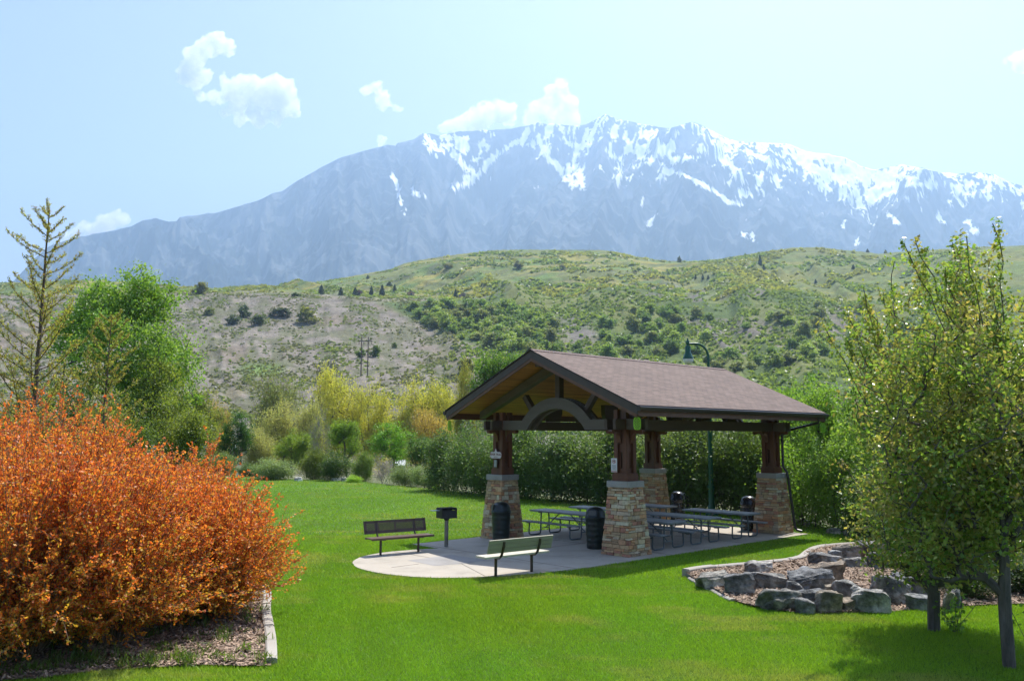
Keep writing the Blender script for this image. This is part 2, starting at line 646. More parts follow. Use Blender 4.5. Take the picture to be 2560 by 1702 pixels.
def kerb(name, path, w, h, seg, zf, label, seed=0):
    """a strip of cast kerb cut into lengths"""
    rng = random.Random(seed)
    P = np.array(path)
    d = np.concatenate([[0], np.cumsum(np.hypot(*np.diff(P, axis=0).T))])
    mb = MB()
    s = 0
    while s < d[-1] - .2:
        e = min(d[-1], s + seg * rng.uniform(.8, 1.2))
        ss = np.linspace(s + .006, e - .006, 5)
        px, py = np.interp(ss, d, P[:, 0]), np.interp(ss, d, P[:, 1])
        vs, fs = [], []
        dz = rng.uniform(-.012, .012)
        for i in range(5):
            j0, j1 = max(i - 1, 0), min(i + 1, 4)
            t = np.array([px[j1] - px[j0], py[j1] - py[j0]])
            t /= np.hypot(*t)
            nn = np.array([-t[1], t[0]])
            z = float(zf(px[i], py[i]))
            for o, zz in ((-w / 2, -.12), (w / 2, -.12), (w / 2, h - .02), (w / 2 - .025, h), (-w / 2 + .025, h), (-w / 2, h - .02)):
                vs.append((px[i] + nn[0] * o, py[i] + nn[1] * o, z + zz + dz))
        for i in range(4):
            for k in range(6):
                fs.append((i * 6 + k, i * 6 + (k + 1) % 6, (i + 1) * 6 + (k + 1) % 6, (i + 1) * 6 + k))
        fs.append((5, 4, 3, 2, 1, 0))
        fs.append(tuple(24 + k for k in range(6)))
        mb.add(vs, fs)
        s = e
    return tag(mb.build(name, KERB), label, "kerb")


zero = lambda x, y: 0.0
kerb("garden_kerb", _kr_up, .20, .145, 1.15, zero, "pale concrete kerb curving along the upper edge of the boulder bed", 1)
kerb("garden_kerb", _br_low[3:16], .13, .03, 1.1, zero, "low sunken concrete kerb at the pointed left end of the boulder bed", 2)
kerb("garden_kerb", _kl[10:], .16, .07, 1.0, zero, "straight concrete kerb between the orange shrubs and the lawn", 3)


# ---- grass blades on the near lawn
def grass_patch(rng):
    out = []
    for (y0, y1, n, w, h) in ((10.2, 14, 230000, .010, .050), (14, 19, 200000, .014, .05), (19, 27, 150000, .020, .052), (27, 45, 110000, .034, .055), (45, 62, 40000, .05, .06)):
        y = rng.uniform(y0, y1, n * 2)
        x = rng.uniform(-.64, .64, n * 2) * (y + 1.0)
        k = in_poly(x, y, LAWN) & ~in_poly(x, y, BED_R) & ~in_poly(x, y, BED_L) & ~in_poly(x, y, SLAB_W)
        x, y = x[k][:n], y[k][:n]
        out.append((x, y, np.full(len(x), w), np.full(len(x), h)))
    x, y, w, h = (np.concatenate(q) for q in zip(*out))
    N = len(x)
    patch = fbm(x * .5, y * .5, 4, 21)
    q_ = x * .8 + y * .25
    dry = sstep(.50, .72, fbm(x * .35, y * 1.4, 4, 33) * .6 + .4 * fbm(q_ * 1.3, y * .22, 3, 34))
    h = h * rng.uniform(.55, 1.25, N) * (0.75 + .5 * patch)
    an = rng.uniform(0, 6.28, N)
    lean = rng.normal(0, .45, (N, 2)) * h[:, None]
    z = lawn_z(x, y)
    s = np.stack([np.cos(an), np.sin(an), np.zeros(N)], 1) * (w * rng.uniform(.6, 1.3, N))[:, None] * .5
    c = np.stack([x, y, z - .005], 1)
    tip = c + np.column_stack([lean, h])
    V = np.stack([c - s, c + s, tip], 1).reshape(-1, 3)
    g = rng.uniform(.75, 1.25, N) * (.86 + .30 * fbm(x * .28 + 3, y * .2, 4, 36)) * (1 + .045 * np.tanh(2.5 * np.sin((x + .42 * y - .008 * y * y) * 5.2)) * sstep(.35, .6, fbm(x * .12, y * .12, 3, 35)))
    col = np.stack([(.18 + .10 * patch + .12 * dry), (.375 + .05 * patch + .01 * dry), np.full(N, .028) + .06 * dry], 1) * g[:, None]
    return np_mesh("grass", V, np.arange(N * 3).reshape(-1, 3), np.repeat(col, 3, 0))


tag(link("grass", grass_patch(np.random.default_rng(5)), GRASS), "short mown green grass blades covering the sunny lawn", "grass", kind="stuff")


# ---- hillside: a polar sheet whose benches and crest follow the real skyline
HZ = 1088.0
hu = np.linspace(-420, 2980, 760)
BENCH = np.interp(hu, [-420, 0, 450, 700, 900, 1180, 1540, 1800, 2200, 2980], [742, 742, 737, 738, 748, 752, 742, 748, 750, 740])
CREST = np.interp(hu, [-420, 0, 200, 450, 500, 650, 740, 860, 975, 1010, 1050, 1150, 1240, 1330, 1500, 1540, 1600, 1660, 1750, 1800, 1900, 1980, 2050, 2120, 2200, 2300, 2450, 2560, 2980],
                  [690, 706, 715, 730, 727, 720, 712, 694, 673, 659, 650, 635, 625, 624, 625, 629, 643, 652, 652, 647, 630, 619, 618, 626, 634, 626, 617, 614, 600])
hD = np.concatenate([np.linspace(108, 300, 70), np.linspace(303, 640, 120), np.linspace(644, 1010, 110), np.linspace(1020, 1400, 14)])
HU, HD_ = np.meshgrid(hu, hD)
keyD = [108, 135, 170, 280, 400, 515, 560, 620, 790, 1000, 1400]
hv = np.zeros_like(HU)
kv = np.stack([np.full_like(hu, 1212), np.full_like(hu, 1150), np.full_like(hu, 1083), np.full_like(hu, 965), np.full_like(hu, 858), BENCH + 8, BENCH - 2, BENCH - 7, BENCH * .45 + CREST * .55 - 2, CREST, CREST + 60])
# the field is nearly level where the crest is low: never let a key rise above the crest line
for k in range(len(keyD) - 2):
    kv[k] = np.maximum(kv[k], CREST + (1000 - keyD[k]) * .012)
for j in range(len(hu)):
    hv[:, j] = np.interp(hD, keyD, kv[:, j])
from_foot = sstep(120, 200, HD_)
rgt = sstep(950, 1350, HU)
crest_keep = 1 - sstep(820, 985, HD_)
bench_keep = 1 - 0.85 * np.exp(-((HD_ - 570) / 70.0) ** 2) * (1 - rgt)
wx = HU / 190.0 + (HD_ - 300) / 420.0 + 0.5 * fbm(HU / 160, HD_ / 90, 3, 71)
gul = ridged(wx, HD_ / 900.0, 4, 40, .45)
fine = fbm(HU / 26.0, HD_ / 14.0, 5, 50)
hv -= (gul - .55) * (46 + 45 * rgt) * from_foot * crest_keep * bench_keep * sstep(160, 330, HD_)
hv -= (fine - .5) * 9 * from_foot * (0.15 + .85 * crest_keep)
hv -= (fbm(HU / 8.0, HD_ / 60, 3, 52) - .5) * 2.2 * from_foot
hv -= (fbm(HU / 320.0, HD_ / 130, 3, 58) - .5) * 34 * from_foot * crest_keep * bench_keep
HP = at(HU, hv, HD_)
# ground cover by zone
u, v, D = HU, hv, HD_
n1, n2, n3 = fbm(u / 120, D / 45, 5, 60), fbm(u / 30, D / 14, 5, 61), fbm(u / 200, D / 90, 4, 62)
sand = np.array([.215, .19, .158])
grey = np.array([.18, .165, .15])
sage = np.array([.125, .13, .072])
green = np.array([.13, .19, .052])
yellow = np.array([.27, .245, .065])
olive = np.array([.165, .185, .062])
wood = np.array([.095, .135, .042])


def lerp(a, b, t): return a * (1 - t[..., None]) + b * t[..., None]


low = lerp(np.broadcast_to(sand, (*u.shape, 3)), grey, sstep(300, 190, D) * .9)
low = lerp(low, sage, sstep(.42, .58, n2) * .8)
low = lerp(low, np.array([.22, .16, .11]), sstep(.62, .74, n1) * .3)
lowr = lerp(np.broadcast_to(olive * .95, (*u.shape, 3)), wood, sstep(.42, .58, n1))
BARE = [[(1440, 768), (1475, 800), (1530, 870), (1565, 905), (1325, 905), (1368, 840), (1408, 800)], [(1695, 788), (1760, 798), (1830, 848), (1868, 885), (1800, 872), (1738, 832)],
        [(1800, 800), (1885, 788), (1965, 850), (1995, 875), (1900, 855), (1830, 832)], [(2080, 758), (2165, 800), (2125, 855), (2035, 842)], [(1590, 737), (1780, 727), (1905, 719), (1885, 741), (1700, 750)], [(1480, 900), (1640, 880), (1700, 960), (1480, 990)]]
wu, wv = u + (n2 - .5) * 60 + (n1 - .5) * 50, v + (n2 - .5) * 26
bare = np.zeros(u.shape)
for pg in BARE: bare = np.maximum(bare, in_poly(wu, wv, pg).astype(float))
gulp = [(1000, 762), (1100, 765), (1350, 772), (1392, 830), (1405, 892), (1260, 878), (1150, 848), (1080, 818)]
lowr = lerp(lowr, np.array([.07, .11, .032]), in_poly(wu, wv, gulp) * .8)
lowr = lerp(lowr, lerp(np.broadcast_to(sand * .92, (*u.shape, 3)), grey, sstep(.45, .6, n3) * .7), bare * (.55 + .4 * sstep(.6, .45, n2)))
rz = sstep(-25, 25, wu - np.interp(wv, [735, 745, 770, 810, 840, 880, 950], [900, 930, 990, 1050, 1110, 1270, 1400]))
lowc = lerp(low, lowr, rz)
top = lerp(np.broadcast_to(green, (*u.shape, 3)), olive, sstep(.40, .60, n1))
top = lerp(top, yellow, sstep(.52, .66, n3 * .4 + fbm(u / 90, D / 18, 4, 64) * .6))
top = lerp(top, sage, sstep(.56, .68, n2) * .6)
top = lerp(top, olive, sstep(1650, 1850, u) * .5)
topz = sstep(540, 640, D + (n1 - .5) * 90)
hc = lerp(lowc, top, topz)
# a sandy track on the bench and a little green meadow low down
track = np.exp(-((D - 548 - (n1 - .5) * 20) / 16.0) ** 2) * sstep(760, 850, u) * (1 - sstep(1180, 1300, u))
hc = lerp(hc, sand * 1.1, track * .85)
hc = lerp(hc, sand * .9, np.exp(-((D - 690 - (u - 1700) * .05) / 22.0) ** 2) * np.exp(-((u - 1700) / 150.0) ** 2) * .7)
mead = np.exp(-(((u - 655) / 55.0) ** 4 + ((v - 925) / 17.0) ** 4))
hc = lerp(hc, np.array([.13, .20, .055]), mead * .9)
nr, na = HU.shape
ii, jj = np.meshgrid(np.arange(nr - 1), np.arange(na - 1), indexing='ij')
hF = np.stack([ii * na + jj, ii * na + jj + 1, (ii + 1) * na + jj + 1, (ii + 1) * na + jj], -1).reshape(-1, 4)


def hill_mat():
    m, nt, b = newmat("hillside_cover")
    n = noise_node(nt, 0.09, 10, 0.72)
    n2 = noise_node(nt, 0.5, 6, 0.7)
    r = ramp(nt, n.outputs[0], [(0.3, (.62,) * 3), (0.7, (1.3,) * 3)])
    r2 = ramp(nt, n2.outputs[0], [(0.3, (.72,) * 3), (0.65, (1.2,) * 3)])
    c = mix(nt, attr(nt).outputs[0], r.outputs[0], 1.0, 'MULTIPLY')
    nt.links.new(mix(nt, c, r2.outputs[0], 1.0, 'MULTIPLY'), b.inputs["Base Color"])
    b.inputs["Roughness"].default_value = 1.0
    b.inputs["Specular IOR Level"].default_value = 0.1
    bump(nt, b, n2.outputs[0], 0.8, 1.2)
    return m


hill = tag(link("hillside", np_mesh("hillside", HP.reshape(-1, 3), hF, hc.reshape(-1, 3), smooth=True), hill_mat()), kind="structure")


def hill_pt(px, D):
    """point on the hillside at photo column px and distance D"""
    j = np.interp(px, hu, np.arange(len(hu)))
    i = np.interp(D, hD, np.arange(len(hD)))
    j0, i0 = np.minimum(np.floor(j).astype(int), len(hu) - 2), np.minimum(np.floor(i).astype(int), len(hD) - 2)
    fj, fi = (j - j0)[..., None], (i - i0)[..., None]
    return (HP[i0, j0] * (1 - fi) * (1 - fj) + HP[i0 + 1, j0] * fi * (1 - fj) + HP[i0, j0 + 1] * (1 - fi) * fj + HP[i0 + 1, j0 + 1] * fi * fj)


def hill_hit(px, py):
    """nearest hillside point seen at photo pixel (px, py)"""
    j = int(round(float(np.interp(px, hu, np.arange(len(hu))))))
    col = hv[:, j]
    k = np.nonzero((col[:-1] >= py) & (col[1:] < py))[0]
    i = int(k[0]) if len(k) else int(np.argmin(np.abs(col - py)))
    return HP[i, j], float(hD[i])


# ---- snowy mountain
MU = np.linspace(-520, 3120, 1480)
_ru = [-520, -200, 0, 35, 95, 122, 170, 229, 292, 328, 360, 391, 423, 441, 450, 498, 545, 593, 640, 656, 680, 704, 747, 808, 846, 911, 968, 989, 993, 1032, 1054, 1102, 1149, 1240, 1292, 1344, 1400, 1443, 1465, 1512, 1551, 1612, 1671, 1725, 1752, 1788, 1815, 1850, 1972, 2017, 2071, 2120, 2151, 2187, 2237, 2255, 2300, 2354, 2399, 2444, 2488, 2524, 2560, 2700, 3120]
_rv = [800, 770, 725, 701, 638, 616, 599, 587, 575, 565, 550, 546, 554, 553, 541, 537, 531, 517, 502, 496, 483, 478, 450, 416, 396, 377, 362, 364, 357, 351, 334, 338, 329, 325, 320, 307, 311, 316, 312, 287, 299, 312, 321, 305, 312, 330, 345, 354, 359, 379, 386, 397, 415, 425, 415, 411, 420, 431, 434, 431, 435, 455, 467, 500, 560]
RV = np.interp(MU, _ru, _rv)
NT = 460
tt = np.concatenate([np.linspace(-0.12, 0, 8)[:-1], np.linspace(0, 1, NT)])
TU, TT = np.meshgrid(MU, tt)
RVm = np.broadcast_to(RV, TU.shape)
DR = 6300 + 500 * np.sin(TU / 700.0)
D0 = 3300.0
MD = DR - TT * (DR - D0)
ridge_z = at(TU, RVm, DR)[..., 2]
prof = np.where(TT >= 0, np.clip(1 - TT, 0, 1) ** 1.12, 1 + TT * 2.5)
Xm = (TU - 1280) / F_PX * 5300
mask = np.clip(TT, 0, 1)
amp = np.minimum(mask * 7, 1) * np.clip(1.15 - mask, 0, 1)
Xm = Xm / 1.51
wX = Xm / 520.0 + (mask * 1.1) * np.sin(Xm / 900.0 + .6) + .35 * fbm(Xm / 420, mask * 4, 3, 91)
spur = ridged(wX, mask * .8, 5, 80, .5)
spur2 = ridged(Xm / 130.0 + mask * 1.2, mask * 2.2, 4, 83, .5)
strata = np.abs(np.mod(mask * 26 + fbm(Xm / 700, mask * 2, 3, 86) * 3, 1) - .5)
MZ = ridge_z * prof + amp * ((spur - .62) * 980 + (spur2 - .55) * 210) + (fbm(Xm / 28, mask * 30, 4, 88) - .5) * 39 * np.minimum(mask * 30 + .45, 1) + (strata - .25) * 24 * amp
# never let the face rise above the crest line seen from the park
lim = ridge_z / DR * MD - 2.5 * np.clip(mask * 40, 0, 1)
MZ = np.where(TT > 0, np.minimum(MZ, lim), MZ)
dirs = ray(TU, RVm)
MP = np.stack([dirs[..., 0] / dirs[..., 1] * MD, MD, MZ], -1)
# cover: conifer forest, banded rock, snow
mv = RVm + ((ridge_z - CAM_H) / DR - (MZ - CAM_H) / MD) * F_PX * .97
dd = mv - RVm
Ls = np.interp(TU, [980, 1040, 1090, 1200, 1300, 1400, 1500, 1600, 1700, 1800, 1900, 2000, 2150, 2250, 2400, 2560, 3000], [0, 40, 120, 140, 175, 180, 200, 190, 190, 205, 180, 150, 165, 130, 115, 105, 100])
dens = np.interp(TU, [980, 1050, 1250, 1420, 1500, 1750, 2560], [.0, .50, .66, .78, .86, .88, .82])
fall = Xm + 60 * np.sin(Xm / 210.0) * mask * 3 + 45 * fbm(Xm / 120, mask * 9, 3, 94)
sn_big = ridged(fall / 150.0 + mask * 1.8 * np.sin(Xm / 600.0), mask * 3.2, 4, 95, .55)
sn_mid = fbm(fall / 26.0, mask * 22, 4, 96)
sn_fine = fbm(fall / 9.0, mask * 60, 3, 97)
pr = dens * np.clip(1.0 - (np.maximum(dd, 0) / np.maximum(Ls * 1.3, 1)), 0, 1) ** .6
band = sstep(.30, .0, np.abs(np.mod(mask * 15 + fbm(Xm / 260, mask * 3, 3, 93) * 2.2, 1) - .5))
valley = sstep(.72, .50, spur2) * .45 + sstep(.76, .52, sn_big) * .55
snv = .28 * sn_mid + .42 * sn_fine + .24 * (1 - valley) + .10 * band
snow = sstep(-.01, .03, pr * .60 - snv + .035) * (Ls > 1)
# a few narrow couloirs left of and below the snow line
SNOW = [([(985, 445), (1000, 480), (1007, 515), (1015, 540)], 4.5), ([(1035, 480), (1060, 500)], 5), ([(1860, 590), (1878, 600)], 7), ([(2130, 615), (2138, 602)], 4), ([(2415, 560), (2425, 580)], 7),
        ([(2220, 540), (2235, 560)], 6), ([(1600, 520), (1606, 500)], 3), ([(1620, 570), (1632, 545)], 5), ([(2100, 570), (2106, 555)], 3), ([(2340, 545), (2355, 560)], 5),
        ([(1069, 346), (1093, 372), (1104, 381)], 9), ([(1110, 344), (1158, 346)], 8), ([(1106, 362), (1132, 368), (1140, 394), (1166, 420), (1184, 433)], 7), ([(1136, 368), (1166, 372)], 9), ([(1201, 364), (1201, 398), (1184, 403)], 5.5),
        ([(1313, 342), (1275, 368), (1240, 394), (1214, 411), (1201, 437), (1171, 459), (1140, 472)], 7), ([(1162, 450), (1192, 442)], 5), ([(1214, 331), (1210, 364)], 9), ([(1344, 308), (1309, 342)], 9), ([(1348, 355), (1365, 377)], 11),
        ([(1361, 390), (1400, 429), (1413, 455)], 5), ([(1508, 295), (1486, 325), (1460, 364), (1439, 394), (1435, 416), (1422, 433), (1432, 459)], 11), ([(1409, 346), (1426, 364), (1460, 368)], 7), ([(1448, 429), (1452, 468)], 9),
        ([(1530, 346), (1525, 390), (1547, 403), (1547, 463)], 8), ([(1564, 333), (1577, 377), (1603, 394)], 10), ([(1626, 381), (1628, 404)], 8), ([(1653, 372), (1680, 404), (1711, 399)], 8), ([(1689, 336), (1680, 377)], 9),
        ([(1662, 431), (1702, 440), (1779, 480), (1815, 507), (1846, 516)], 5), ([(1846, 485), (1844, 512)], 6), ([(1788, 395), (1823, 408), (1830, 435), (1823, 458)], 8), ([(1873, 386), (1927, 408), (1976, 426)], 10), ([(1936, 449), (1945, 471)], 8),
        ([(2012, 431), (2044, 458), (2071, 476)], 6), ([(2039, 426), (2062, 440)], 9), ([(2116, 440), (2107, 476), (2107, 489)], 8), ([(2138, 471), (2147, 512), (2156, 521), (2174, 498), (2187, 467)], 8), ([(2273, 462), (2336, 462)], 9),
        ([(2381, 462), (2408, 485), (2444, 494)], 8), ([(2470, 453), (2466, 494)], 9), ([(2242, 440), (2290, 450)], 8)]
for pts, wd in SNOW:
    P = np.array(pts, float)
    best = np.full(TU.shape, 1e9)
    for q in range(len(P) - 1):
        ab = P[q + 1] - P[q]
        tq = np.clip(((TU - P[q, 0]) * ab[0] + (mv - P[q, 1]) * ab[1]) / (ab @ ab), 0, 1)
        best = np.minimum(best, np.hypot(TU - P[q, 0] - tq * ab[0], mv - P[q, 1] - tq * ab[1]))
    snow = np.maximum(snow, sstep(1.0, .8, best / wd * .95 + (sn_fine - .5) * 3.4 + (sn_mid - .5) * 2.6))
forest, rock = np.array([.011, .018, .018]), np.array([.13, .135, .135])
rk = sstep(.50, .66, fbm(Xm / 60, mask * 26, 5, 98)) * .55 + sstep(.40, .5, strata) * sstep(.45, .6, fbm(Xm / 260, mask * 5, 3, 99)) * .5
rk = np.clip(rk + sstep(.45, .8, mask) * .15, 0, 1)
mc = lerp(np.broadcast_to(forest, (*TU.shape, 3)), rock, rk)
mc = lerp(mc, np.array([.86, .88, .90]), snow)
nr, na = TU.shape
ii, jj = np.meshgrid(np.arange(nr - 1), np.arange(na - 1), indexing='ij')
mF = np.stack([ii * na + jj, (ii + 1) * na + jj, (ii + 1) * na + jj + 1, ii * na + jj + 1], -1).reshape(-1, 4)
m, nt, b = newmat("mountain_cover")
nt.links.new(attr(nt).outputs[0], b.inputs["Base Color"])
b.inputs["Roughness"].default_value = 1.0
b.inputs["Specular IOR Level"].default_value = 0.05
tag(link("mountain", np_mesh("mountain", MP.reshape(-1, 3), mF, mc.reshape(-1, 3), smooth=True), m), kind="structure")

# ---- haze
HAZE_D = 1.2e-4
mb = MB()
mb.box((0, 0, 1390), (17400, 17400, 2800))
hz = mb.build("haze", None)
m, nt, b = newmat("haze_air")
nt.nodes.remove(b)
pv = nt.nodes.new("ShaderNodeVolumePrincipled")
pv.inputs["Color"].default_value = (.49, .705, 1.0, 1)
pv.inputs["Density"].default_value = HAZE_D
pv.inputs["Anisotropy"].default_value = 0.42
nt.links.new(pv.outputs[0], nt.nodes["Material Output"].inputs["Volume"])
hz.data.materials.append(m)
hz.location = (0, 0, 0)
tag(hz, "pale blue haze filling the valley air", "haze", kind="stuff")

# ================================================================== PICNIC PAVILION
WOOD = simple("stained_cedar", (.11, .038, .017), 0.55, var=.35, scale=5, bmp=.15, stretch=(1, 1, .12))
WOODH = simple("stained_beam", (.070, .045, .032), 0.6, var=.25, scale=5, bmp=.15, stretch=(.12, .12, 1))
BEAMG = simple("grey_brown_beam", (.105, .085, .068), 0.65, var=.2, scale=4, bmp=.1, stretch=(.2, .2, 1))  # greyer brown than the eave beams, for gable beams, arches and rafters
FASC = simple("dark_brown_fascia", (.060, .042, .034), 0.5, var=.2, scale=4)
FASR = simple("red_brown_trim", (.125, .055, .030), 0.55, var=.25, scale=5)
GUTM = simple("bronze_gutter", (.035, .028, .026), 0.35, var=.15, scale=3)
CAPM = concrete_mat("cast_stone_cap", (.33, .32, .30))


def ceiling_mat():
    m, nt, b = newmat("tongue_and_groove_boards")
    tc = nt.nodes.new("ShaderNodeTexCoord")
    sp = nt.nodes.new("ShaderNodeSeparateXYZ")
    nt.links.new(tc.outputs["Object"], sp.inputs[0])
    ml = nt.nodes.new("ShaderNodeMath")
    ml.operation = 'MULTIPLY'
    ml.inputs[1].default_value = 1 / .115
    nt.links.new(sp.outputs[1], ml.inputs[0])
    fr = nt.nodes.new("ShaderNodeMath")
    fr.operation = 'FRACT'
    nt.links.new(ml.outputs[0], fr.inputs[0])
    fl = nt.nodes.new("ShaderNodeMath")
    fl.operation = 'FLOOR'
    nt.links.new(ml.outputs[0], fl.inputs[0])
    wnz = nt.nodes.new("ShaderNodeTexWhiteNoise")
    wnz.noise_dimensions = '1D'
    nt.links.new(fl.outputs[0], wnz.inputs["W"])
    r = ramp(nt, wnz.outputs[0], [(0, (.40, .165, .045)), (1, (.55, .25, .07))])
    g = ramp(nt, fr.outputs[0], [(0.0, (.25,) * 3), (0.10, (1,) * 3), (0.92, (1,) * 3), (1.0, (.25,) * 3)])
    n = noise_node(nt, 6, 6, .6, stretch=(.15, 1, 1))
    r2 = ramp(nt, n.outputs[0], [(.3, (.75,) * 3), (.7, (1.15,) * 3)])
    c = mix(nt, mix(nt, r.outputs[0], g.outputs[0], 1.0, 'MULTIPLY'), r2.outputs[0], 1.0, 'MULTIPLY')
    nt.links.new(c, b.inputs["Base Color"])
    b.inputs["Roughness"].default_value = .6
    return m


def shingle_mat():
    m, nt, b = newmat("asphalt_shingles")
    uvn = nt.nodes.new("ShaderNodeUVMap")
    uvn.uv_map = "UVMap"
    br = nt.nodes.new("ShaderNodeTexBrick")
    br.inputs["Scale"].default_value = 1.0
    br.inputs["Brick Width"].default_value = 0.30
    br.inputs["Row Height"].default_value = 0.125
    br.inputs["Mortar Size"].default_value = 0.009
    br.inputs["Mortar Smooth"].default_value = 0.3
    br.inputs["Bias"].default_value = 0.0
    br.inputs["Color1"].default_value = (.112, .074, .060, 1)
    br.inputs["Color2"].default_value = (.165, .112, .092, 1)
    br.inputs["Mortar"].default_value = (.035, .026, .025, 1)
    nt.links.new(uvn.outputs[0], br.inputs["Vector"])
    n = noise_node(nt, 1.3, 6, .7)
    n2 = noise_node(nt, 90, 3, .7)
    r = ramp(nt, n.outputs[0], [(.3, (.85,) * 3), (.7, (1.14,) * 3)])
    r2 = ramp(nt, n2.outputs[0], [(.3, (.75,) * 3), (.7, (1.2,) * 3)])
    c = mix(nt, mix(nt, br.outputs["Color"], r.outputs[0], 1.0, 'MULTIPLY'), r2.outputs[0], 1.0, 'MULTIPLY')
    nt.links.new(c, b.inputs["Base Color"])
    b.inputs["Roughness"].default_value = .9
    bump(nt, b, br.outputs["Fac"], -.5, .012)
    return m


BOARDS, SHINGLE, STONE = ceiling_mat(), shingle_mat(), colmat("ledgestone", .85, 14, .35, .6)
OV, EV = 1.18, 1.34                 # gable and eave overhang
ZE, ZR = 3.865, 5.51                # top of roof at eave / ridge
HB = SY + EV                        # half width of roof
SL = (ZR - ZE) / HB
AX = SX + OV                        # half length of roof
pav = empty("picnic_pavilion", (*PC, 0), TH, "open gabled picnic shelter with brown shingle roof, arched timber truss and four tapered stone piers", "pavilion")


def zt(bv): return ZR - SL * abs(bv)   # roof top at offset b


# --- stone piers
def pier(cx, cy, rng):
    mb = MB()
    hb, ht, H = .47, .325, 1.75
    mb.col = (.06, .05, .045)
    q = lambda s, z: [(cx - s, cy - s, z), (cx + s, cy - s, z), (cx + s, cy + s, z), (cx - s, cy + s, z)]
    mb.hexa(q(hb - .035, 0) + q(ht - .035, H))
    pal = [(.50, .33, .18), (.58, .41, .24), (.46, .27, .15), (.42, .20, .13), (.54, .43, .30), (.38, .27, .17), (.60, .48, .33), (.48, .36, .20), (.54, .29, .14)]
    z = 0.0
    row = 0
    while z < H - .03:
        h = rng.choice([.055, .07, .085, .10, .125, .15])
        if z + h > H - .035: h = H - z
        s = hb + (ht - hb) * (z / H)
        s2 = hb + (ht - hb) * ((z + h) / H)
        for fce in range(4):
            m = Matrix.Rotation(fce * math.pi / 2, 3, 'Z')
            x = -s + (.0 if (fce + row) % 2 else .11)
            xe = s + (.0 if (fce + row) % 2 else -.0)
            while x < xe - .02:
                w = rng.uniform(.11, .36)
                if xe - x - w < .08: w = xe - x
                # some tall stones are split in two thin ones
                parts = [(z, h)] if (h < .11 or rng.random() < .5) else [(z, h * .45), (z + h * .47, h * .53)]
                for zz, hh in parts:
                    c = rng.choice(pal)
                    g = rng.uniform(.75, 1.2)
                    mb.col = tuple(min(.6, k * g) for k in c)
                    pr = rng.uniform(-.004, .026)
                    d = .11
                    j = lambda: rng.uniform(-.006, .006)
                    g0 = .0045
                    P = []
                    for (zq, sq) in ((zz + g0, s + (s2 - s) * ((zz - z) / h)), (zz + hh - g0, s + (s2 - s) * ((zz + hh - z) / h))):
                        k = sq / s
                        xa, xb = (x + g0) * k, (x + w - g0) * k
                        P.append([(xa + j(), -(sq + pr) + j(), zq + j()), (xb + j(), -(sq + pr) + j(), zq + j()), (xb, -(sq - d), zq), (xa, -(sq - d), zq)])
                    V = [m @ Vector(p) + Vector((cx, cy, 0)) for p in P[0] + P[1]]
                    mb.hexa(V)
                x += w
        z += h
        row += 1
    return mb


prng = random.Random(4)
PIERS = [(-SX, SY), (-SX, -SY), (SX, SY), (SX, -SY)]
for (px_, py_) in PIERS:
    p = pier(px_, py_, prng).build("stone_pier", STONE, pav, bevel=0.006)
    mb = MB()
    mb.box((px_, py_, 1.83), (.71, .71, .16))
    mb.box((px_ - .001, py_ - .3535, 1.83), (.008, .008, .158))
    mb.build("cap_stone", CAPM, p, bevel=.008)
    # timber column: plinth, four posts, slotted infill
    mb = MB()
    mb.box((px_, py_, 2.0), (.50, .50, .18))
    mb.box((px_, py_, 2.105), (.46, .46, .03))
    col_ = mb.build("post_plinth", WOOD, pav, bevel=.008)
    for sx_ in (-1, 1):
        for sy_ in (-1, 1):
            mb = MB()
            mb.box((px_ + sx_ * .145, py_ + sy_ * .145, 2.72 + .24), (.135, .135, 1.68))
            mb.build("post", WOOD, pav, bevel=.006)
    mb = MB()
    for k in range(4):
        m = Matrix.Rotation(k * math.pi / 2, 3, 'Z')
        for (zz, hh) in ((2.18, .12), (2.86, .38)):
            mb.box(Vector((px_, py_, zz)) + m @ Vector((0, -.125, 0)), (.155, .05, hh), M=m)
        mb.box(Vector((px_, py_, 2.45)) + m @ Vector((-.055, -.125, 0)), (.045, .04, .46), M=m)
        mb.box(Vector((px_, py_, 2.45)) + m @ Vector((.055, -.125, 0)), (.045, .04, .46), M=m)
    mb.build("post_infill", WOOD, pav)
    # scrolled corbels under the beams
    cor = [(0, 0), (.40, 0), (.41, -.05), (.385, -.09), (.34, -.105), (.30, -.09), (.275, -.06), (.235, -.075), (.205, -.055), (.16, -.075), (.10, -.13), (.06, -.21), (.035, -.32), (0, -.36)]
    for k in range(4):
        m = Matrix.Rotation(k * math.pi / 2, 3, 'Z')
        mb = MB()
        mb.prism(cor, Vector((px_, py_, 3.257)) + m @ Vector((.213, -.06, 0)), m @ Vector((1, 0, 0)), (0, 0, 1), m @ Vector((0, .12, 0)))
        mb.build("corbel", WOOD, pav)

